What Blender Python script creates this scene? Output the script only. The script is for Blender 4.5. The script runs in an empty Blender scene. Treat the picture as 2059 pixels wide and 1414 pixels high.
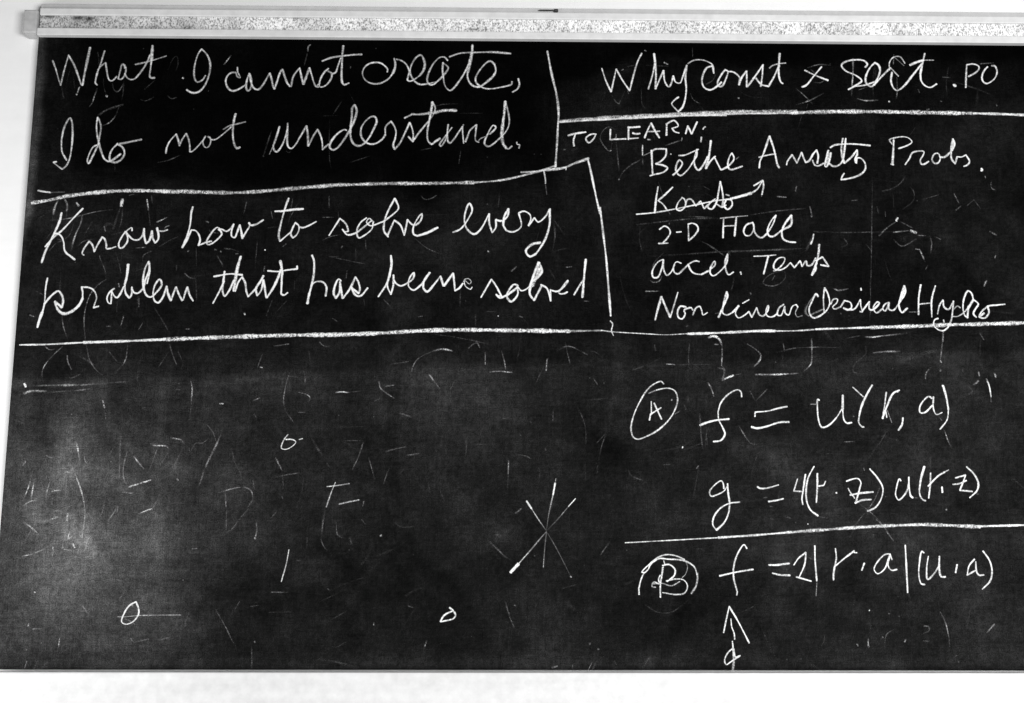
import bpy, bmesh, math, random
import numpy as np
from mathutils import Matrix, Vector
R = math.radians
scene = bpy.context.scene
COL = scene.collection

# ------------------------------------------------------------------ camera
cam_data = bpy.data.cameras.new('camera'); cam = bpy.data.objects.new('camera', cam_data); COL.objects.link(cam)
cam_data.sensor_width = 36.0; cam_data.lens = 35.0; cam_data.clip_start = 0.02; cam_data.clip_end = 60
cam.matrix_world = (Matrix.Translation((0.00000, -1.90000, 1.60000)) @ Matrix.Rotation(R(-0.69078), 4, 'Z')
                    @ Matrix.Rotation(R(90 + 8.57888), 4, 'X') @ Matrix.Rotation(R(0.17398), 4, 'Z'))
scene.camera = cam

# ------------------------------------------------------------------ light of the room
world = bpy.data.worlds.new('World'); scene.world = world; world.use_nodes = True
bg = world.node_tree.nodes['Background']; bg.inputs[0].default_value = (1, 1, 1, 1); bg.inputs[1].default_value = 0.10
def area(name, loc, target, size, power):
    l = bpy.data.lights.new(name, 'AREA'); l.shape = 'RECTANGLE'; l.size, l.size_y = size; l.energy = power
    o = bpy.data.objects.new(name, l); COL.objects.link(o); o.location = loc
    o.rotation_euler = (Vector(target) - Vector(loc)).to_track_quat('-Z', 'Y').to_euler()
    return o
area('room_lamp', (1.15, -2.4, 1.55), (0.75, 0, 1.75), (1.2, 0.8), 88)
area('left_fill', (-1.75, -0.95, 1.15), (-1.1, 0, 1.55), (0.5, 0.9), 20)  # unseen fill lamp, added to whiten the wall on the left
scene.view_settings.view_transform = 'Standard'; scene.view_settings.look = 'None'
scene.view_settings.exposure = 0.0; scene.view_settings.gamma = 1.0
scene.view_settings.use_curve_mapping = False
scene.cycles.transparent_max_bounces = 48
scene.cycles.max_bounces = 6

# ------------------------------------------------------------------ materials
def new_mat(name):
    m = bpy.data.materials.new(name); m.use_nodes = True
    nt = m.node_tree; nt.nodes.clear()
    out = nt.nodes.new('ShaderNodeOutputMaterial')
    return m, nt, out
def node(nt, kind, **kw):
    n = nt.nodes.new(kind)
    for k, v in kw.items(): setattr(n, k, v)
    return n
def math_node(nt, op, a, b=None, c=None, clamp=False):
    n = nt.nodes.new('ShaderNodeMath'); n.operation = op; n.use_clamp = clamp
    for i, v in enumerate((a, b, c)):
        if v is None: continue
        if isinstance(v, (int, float)): n.inputs[i].default_value = v
        else: nt.links.new(v, n.inputs[i])
    return n.outputs[0]
def noise(nt, vec, scale, detail=2.0, rough=0.5):
    n = nt.nodes.new('ShaderNodeTexNoise'); n.inputs['Scale'].default_value = scale
    n.inputs['Detail'].default_value = detail; n.inputs['Roughness'].default_value = rough
    nt.links.new(vec, n.inputs['Vector']); return n.outputs['Fac']
def mapping(nt, vec, scale=(1, 1, 1), rot=(0, 0, 0)):
    n = nt.nodes.new('ShaderNodeMapping'); n.inputs['Scale'].default_value = scale; n.inputs['Rotation'].default_value = rot
    nt.links.new(vec, n.inputs['Vector']); return n.outputs[0]
def spread(nt, v, lo, hi, a, b):
    n = nt.nodes.new('ShaderNodeMapRange'); n.clamp = True
    nt.links.new(v, n.inputs[0])
    for i, x in enumerate((lo, hi, a, b)): n.inputs[i + 1].default_value = x
    return n.outputs[0]
def attr(nt, name):
    n = nt.nodes.new('ShaderNodeAttribute'); n.attribute_name = name; return n.outputs['Fac']
def coords(nt): return nt.nodes.new('ShaderNodeTexCoord').outputs['Object']
def grey(nt, v):
    n = nt.nodes.new('ShaderNodeCombineColor')
    for i in range(3): nt.links.new(v, n.inputs[i])
    return n.outputs[0]
def principled(nt, out, col, rough=0.8, spec=0.3):
    p = nt.nodes.new('ShaderNodeBsdfPrincipled')
    nt.links.new(col, p.inputs['Base Color']); p.inputs['Roughness'].default_value = rough
    p.inputs['Specular IOR Level'].default_value = spec
    nt.links.new(p.outputs[0], out.inputs[0]); return p
def bump(nt, p, h, strength, dist):
    b = nt.nodes.new('ShaderNodeBump'); b.inputs['Strength'].default_value = strength; b.inputs['Distance'].default_value = dist
    nt.links.new(h, b.inputs['Height']); nt.links.new(b.outputs[0], p.inputs['Normal'])

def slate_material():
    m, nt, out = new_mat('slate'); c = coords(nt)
    dust_tone = attr(nt, 'chalk_dust_tone')
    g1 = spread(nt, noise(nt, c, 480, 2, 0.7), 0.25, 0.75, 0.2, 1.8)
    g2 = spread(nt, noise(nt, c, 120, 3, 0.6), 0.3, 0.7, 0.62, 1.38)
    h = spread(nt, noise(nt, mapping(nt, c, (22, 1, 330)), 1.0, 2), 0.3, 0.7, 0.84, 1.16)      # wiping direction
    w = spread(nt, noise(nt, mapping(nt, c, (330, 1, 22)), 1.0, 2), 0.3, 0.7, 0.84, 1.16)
    v = math_node(nt, 'MULTIPLY', dust_tone, g1); v = math_node(nt, 'MULTIPLY', v, g2)
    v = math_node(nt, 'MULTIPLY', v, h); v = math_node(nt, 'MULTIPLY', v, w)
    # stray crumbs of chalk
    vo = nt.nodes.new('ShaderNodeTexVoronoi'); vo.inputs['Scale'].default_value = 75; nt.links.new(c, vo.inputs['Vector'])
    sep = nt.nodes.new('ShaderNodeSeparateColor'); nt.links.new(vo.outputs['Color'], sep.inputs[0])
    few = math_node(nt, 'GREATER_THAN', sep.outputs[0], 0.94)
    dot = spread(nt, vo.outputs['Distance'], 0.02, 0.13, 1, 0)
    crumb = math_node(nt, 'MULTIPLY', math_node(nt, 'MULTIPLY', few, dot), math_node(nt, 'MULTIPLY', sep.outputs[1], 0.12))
    crumb = math_node(nt, 'MULTIPLY', crumb, spread(nt, dust_tone, 0.002, 0.03, 0.25, 1.2))
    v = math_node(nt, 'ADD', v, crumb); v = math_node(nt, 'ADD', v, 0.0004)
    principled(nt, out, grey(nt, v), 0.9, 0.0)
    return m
def chalk_material():
    m, nt, out = new_mat('chalk'); c = coords(nt)
    d = attr(nt, 'pressure'); a = attr(nt, 'across')
    prof = spread(nt, a, 0.35, 1.0, 1.0, 0.0)
    prof = math_node(nt, 'POWER', prof, spread(nt, d, 0.25, 0.6, 2.0, 1.0))
    gt = attr(nt, 'grit')
    grain = spread(nt, noise(nt, c, 480, 3, 0.7), 0.36, 0.64, -0.05, 2.0)
    co = spread(nt, noise(nt, c, 170, 2, 0.6), 0.35, 0.65, 0.45, 1.5)
    g = math_node(nt, 'MULTIPLY', grain, co)
    g = math_node(nt, 'ADD', math_node(nt, 'MULTIPLY', g, gt), math_node(nt, 'SUBTRACT', 1.0, gt))
    v = math_node(nt, 'MULTIPLY', math_node(nt, 'POWER', d, 2.0), g)
    v = math_node(nt, 'MULTIPLY', math_node(nt, 'MULTIPLY', v, 1.3), prof, clamp=True)
    v = math_node(nt, 'MINIMUM', v, 0.97)
    tr = nt.nodes.new('ShaderNodeBsdfTransparent'); df = nt.nodes.new('ShaderNodeBsdfDiffuse')
    df.inputs['Color'].default_value = (0.86, 0.86, 0.86, 1)
    mx = nt.nodes.new('ShaderNodeMixShader'); nt.links.new(v, mx.inputs[0])
    nt.links.new(tr.outputs[0], mx.inputs[1]); nt.links.new(df.outputs[0], mx.inputs[2]); nt.links.new(mx.outputs[0], out.inputs[0])
    return m
def paint_material(name, lo, hi, scale=60, rough=0.55):
    m, nt, out = new_mat(name); c = coords(nt)
    n = noise(nt, c, scale, 4, 0.6); s = noise(nt, mapping(nt, c, (3, 3, 40)), 1.0, 3)
    v = spread(nt, math_node(nt, 'ADD', math_node(nt, 'MULTIPLY', n, 0.6), math_node(nt, 'MULTIPLY', s, 0.4)), 0.3, 0.7, lo, hi)
    p = principled(nt, out, grey(nt, v), rough, 0.3)
    bump(nt, p, noise(nt, c, 350, 3), 0.15, 0.001)
    return m
def cork_material():
    m, nt, out = new_mat('cork'); c = coords(nt)
    k = mapping(nt, c, (1, 1, 0.62))
    n1 = noise(nt, k, 350, 2, 0.7)
    n2 = noise(nt, k, 140, 2, 0.6)
    v = spread(nt, math_node(nt, 'ADD', math_node(nt, 'MULTIPLY', n1, 0.7), math_node(nt, 'MULTIPLY', n2, 0.3)), 0.39, 0.56, 0.26, 0.95)
    soil_shade = attr(nt, 'stain_shade')
    v = math_node(nt, 'MULTIPLY', v, soil_shade)
    p = principled(nt, out, grey(nt, v), 0.95, 0.1)
    bump(nt, p, n1, 0.5, 0.002)
    return m
def plain(name, v, rough=0.6):
    m, nt, out = new_mat(name); c = coords(nt)
    principled(nt, out, grey(nt, spread(nt, noise(nt, c, 90, 3), 0.3, 0.7, v * 0.85, v * 1.15)), rough, 0.3)
    return m
SLATE = slate_material(); CHALK = chalk_material(); CORK = cork_material()
WALL = paint_material('wall_paint', 0.86, 0.92, 25, 0.8)
TRIM = paint_material('trim_paint', 0.60, 0.76, 60, 0.5)
LEDGE = paint_material('ledge_paint', 0.46, 0.56, 60, 0.6)
BLOCK = paint_material('block_paint', 0.36, 0.60, 45, 0.7)
IRON = plain('dark_iron', 0.02, 0.45)
GAP = plain('dark_groove', 0.004, 0.9)

# ------------------------------------------------------------------ helpers
def tag(o, label=None, cat=None, group=None, kind=None):
    if label: o['label'] = label
    if cat: o['category'] = cat
    if group: o['group'] = group
    if kind: o['kind'] = kind
    return o
def link(name, me, mat, parent=None):
    o = bpy.data.objects.new(name, me); COL.objects.link(o)
    if mat: me.materials.append(mat)
    if parent: o.parent = parent
    return o
def empty(name, loc=(0, 0, 0)):
    o = bpy.data.objects.new(name, None); COL.objects.link(o); o.location = loc; o.empty_display_size = 0.1
    return o
def box(name, x0, x1, y0, y1, z0, z1, mat, parent=None, bevel=0.0015):
    bm = bmesh.new(); bmesh.ops.create_cube(bm, size=1)
    for v in bm.verts:
        v.co = Vector((x0 if v.co.x < 0 else x1, y0 if v.co.y < 0 else y1, z0 if v.co.z < 0 else z1))
    if bevel: bmesh.ops.bevel(bm, geom=bm.edges[:], offset=bevel, segments=2, affect='EDGES', profile=0.5)
    me = bpy.data.meshes.new(name); bm.to_mesh(me); bm.free()
    return link(name, me, mat, parent)
def grid(name, x0, x1, z0, z1, y, nx, nz, mat, parent, attr_name, fn):
    xs = np.linspace(x0, x1, nx); zs = np.linspace(z0, z1, nz); X, Z = np.meshgrid(xs, zs)
    co = np.stack([X, np.full_like(X, y), Z], -1).reshape(-1, 3)
    i = np.arange(nx * nz).reshape(nz, nx)
    q = np.stack([i[:-1, :-1], i[:-1, 1:], i[1:, 1:], i[1:, :-1]], -1).reshape(-1, 4)
    me = bpy.data.meshes.new(name)
    me.vertices.add(len(co)); me.vertices.foreach_set('co', co.ravel().astype('f'))
    me.loops.add(q.size); me.loops.foreach_set('vertex_index', q.ravel().astype('i'))
    me.polygons.add(len(q)); me.polygons.foreach_set('loop_start', np.arange(0, q.size, 4).astype('i'))
    me.update(calc_edges=True); me.validate()
    a = me.attributes.new(attr_name, 'FLOAT', 'POINT'); a.data.foreach_set('value', fn(X, Z).ravel().astype('f'))
    return link(name, me, mat, parent)
rng = np.random.default_rng(7)
def value_noise(X, Z, sx, sz, seed):
    r = np.random.default_rng(seed); lat = r.random((160, 160))
    u = X / sx + 40; w = Z / sz + 40
    iu = np.floor(u).astype(int); iw = np.floor(w).astype(int); fu = u - iu; fw = w - iw
    fu = fu * fu * (3 - 2 * fu); fw = fw * fw * (3 - 2 * fw)
    g = lambda a, b: lat[a % 160, b % 160]
    return (g(iu, iw) * (1 - fu) + g(iu + 1, iw) * fu) * (1 - fw) + (g(iu, iw + 1) * (1 - fu) + g(iu + 1, iw + 1) * fu) * fw

# ------------------------------------------------------------------ wall
BL, BR, BT, BB = -0.93212, 1.39968, 2.52633, 1.29364            # edges of the slate
wall = box('plaster_wall', -4.2, 4.6, 0.020, 0.20, -0.2, 3.4, WALL, None, 0)
tag(wall, 'white painted plaster wall behind the blackboard', 'wall')

# ------------------------------------------------------------------ blackboard
board = empty('blackboard', (0.3, 0, BB)); tag(board, 'wide black chalkboard covered with white handwriting and formulas', 'blackboard')
def keep(o):                                         # parent without moving
    o.parent = board; o.matrix_parent_inverse = Matrix.Translation(board.location).inverted(); return o
def smooth(x): x = np.clip(x, 0, 1); return x * x * (3 - 2 * x)
# eraser smears, plus broad lighter and darker patches: centre, reach in x and z (m), tilt, strength (log of tone)
BOARD_PATCHES = [
    (-0.929,1.624, .34, .28, 0, 0.80), (-0.779,1.737, .18, .10, 10, 0.20), (-0.866,1.523, .22, .22, 15, 0.6), (-0.729,1.699, .16, .14, 0, .35),  # the first ones make the lower left of the board lighter
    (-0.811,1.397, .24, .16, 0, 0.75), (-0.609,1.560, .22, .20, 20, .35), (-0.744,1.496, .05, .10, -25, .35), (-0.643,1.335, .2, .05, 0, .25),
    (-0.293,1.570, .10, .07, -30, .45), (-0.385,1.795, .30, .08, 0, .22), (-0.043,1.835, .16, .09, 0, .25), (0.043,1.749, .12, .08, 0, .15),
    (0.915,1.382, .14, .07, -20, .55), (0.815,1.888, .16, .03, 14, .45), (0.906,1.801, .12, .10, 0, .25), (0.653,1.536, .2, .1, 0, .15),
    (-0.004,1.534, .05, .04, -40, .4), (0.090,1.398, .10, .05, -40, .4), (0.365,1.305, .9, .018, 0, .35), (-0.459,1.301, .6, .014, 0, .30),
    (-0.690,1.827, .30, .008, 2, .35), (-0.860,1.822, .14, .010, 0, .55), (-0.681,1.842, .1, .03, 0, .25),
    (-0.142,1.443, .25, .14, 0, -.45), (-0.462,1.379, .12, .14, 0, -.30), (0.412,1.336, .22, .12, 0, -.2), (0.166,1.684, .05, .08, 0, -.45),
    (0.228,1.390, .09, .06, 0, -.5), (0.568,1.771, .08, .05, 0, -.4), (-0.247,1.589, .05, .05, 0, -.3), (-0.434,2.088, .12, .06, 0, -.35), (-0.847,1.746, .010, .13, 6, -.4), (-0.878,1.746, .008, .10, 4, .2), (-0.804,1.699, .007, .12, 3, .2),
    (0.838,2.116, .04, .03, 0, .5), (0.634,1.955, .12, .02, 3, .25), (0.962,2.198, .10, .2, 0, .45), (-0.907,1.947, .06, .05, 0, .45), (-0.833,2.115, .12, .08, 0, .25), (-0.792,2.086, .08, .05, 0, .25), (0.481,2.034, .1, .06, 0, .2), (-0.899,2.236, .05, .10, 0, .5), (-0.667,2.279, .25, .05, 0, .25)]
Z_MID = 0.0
def dust_tone(X, Z):
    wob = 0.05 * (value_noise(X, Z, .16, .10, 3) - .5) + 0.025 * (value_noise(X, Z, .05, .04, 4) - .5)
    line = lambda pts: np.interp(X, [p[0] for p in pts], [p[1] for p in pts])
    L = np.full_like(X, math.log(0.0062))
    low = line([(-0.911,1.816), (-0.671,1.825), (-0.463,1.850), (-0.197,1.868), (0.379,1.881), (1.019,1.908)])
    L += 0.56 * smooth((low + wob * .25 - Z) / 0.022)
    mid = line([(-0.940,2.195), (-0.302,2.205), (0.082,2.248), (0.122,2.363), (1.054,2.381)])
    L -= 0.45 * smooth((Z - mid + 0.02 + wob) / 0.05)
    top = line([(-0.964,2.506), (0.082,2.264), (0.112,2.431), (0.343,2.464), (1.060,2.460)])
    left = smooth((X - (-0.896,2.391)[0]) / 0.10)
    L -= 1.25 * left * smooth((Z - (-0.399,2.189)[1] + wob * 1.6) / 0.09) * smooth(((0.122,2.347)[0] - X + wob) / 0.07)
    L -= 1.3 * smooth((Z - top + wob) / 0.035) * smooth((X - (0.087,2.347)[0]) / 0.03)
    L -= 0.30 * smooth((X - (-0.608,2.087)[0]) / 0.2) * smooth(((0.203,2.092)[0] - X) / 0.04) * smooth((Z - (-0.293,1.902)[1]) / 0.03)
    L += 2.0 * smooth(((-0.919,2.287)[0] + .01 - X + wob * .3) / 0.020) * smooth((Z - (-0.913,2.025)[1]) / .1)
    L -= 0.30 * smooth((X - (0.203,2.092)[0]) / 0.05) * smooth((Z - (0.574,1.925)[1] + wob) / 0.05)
    for cx, cz, rx, rz, ang, amt in BOARD_PATCHES:
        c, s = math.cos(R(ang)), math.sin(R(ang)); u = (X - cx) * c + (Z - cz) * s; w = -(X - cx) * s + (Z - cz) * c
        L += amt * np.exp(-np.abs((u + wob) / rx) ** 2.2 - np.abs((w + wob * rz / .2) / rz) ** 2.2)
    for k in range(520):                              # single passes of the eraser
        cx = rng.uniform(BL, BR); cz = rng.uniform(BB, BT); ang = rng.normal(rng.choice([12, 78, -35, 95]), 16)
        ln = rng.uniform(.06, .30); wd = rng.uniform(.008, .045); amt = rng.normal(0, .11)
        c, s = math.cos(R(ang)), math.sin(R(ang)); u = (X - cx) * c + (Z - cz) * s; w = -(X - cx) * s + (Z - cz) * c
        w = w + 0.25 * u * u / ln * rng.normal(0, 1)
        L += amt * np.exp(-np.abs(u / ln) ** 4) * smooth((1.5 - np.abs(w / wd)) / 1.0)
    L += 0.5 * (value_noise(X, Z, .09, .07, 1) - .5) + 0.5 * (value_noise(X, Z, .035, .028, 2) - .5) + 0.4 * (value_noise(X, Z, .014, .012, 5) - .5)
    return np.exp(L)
keep(grid('writing_surface', BL, BR, BB, BT, 0.0, 520, 270, SLATE, None, 'chalk_dust_tone', dust_tone))
keep(box('backing_panel', BL + .001, BR - .001, 0.0015, 0.0195, BB + .001, BT - .001, GAP, None, 0))

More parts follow.
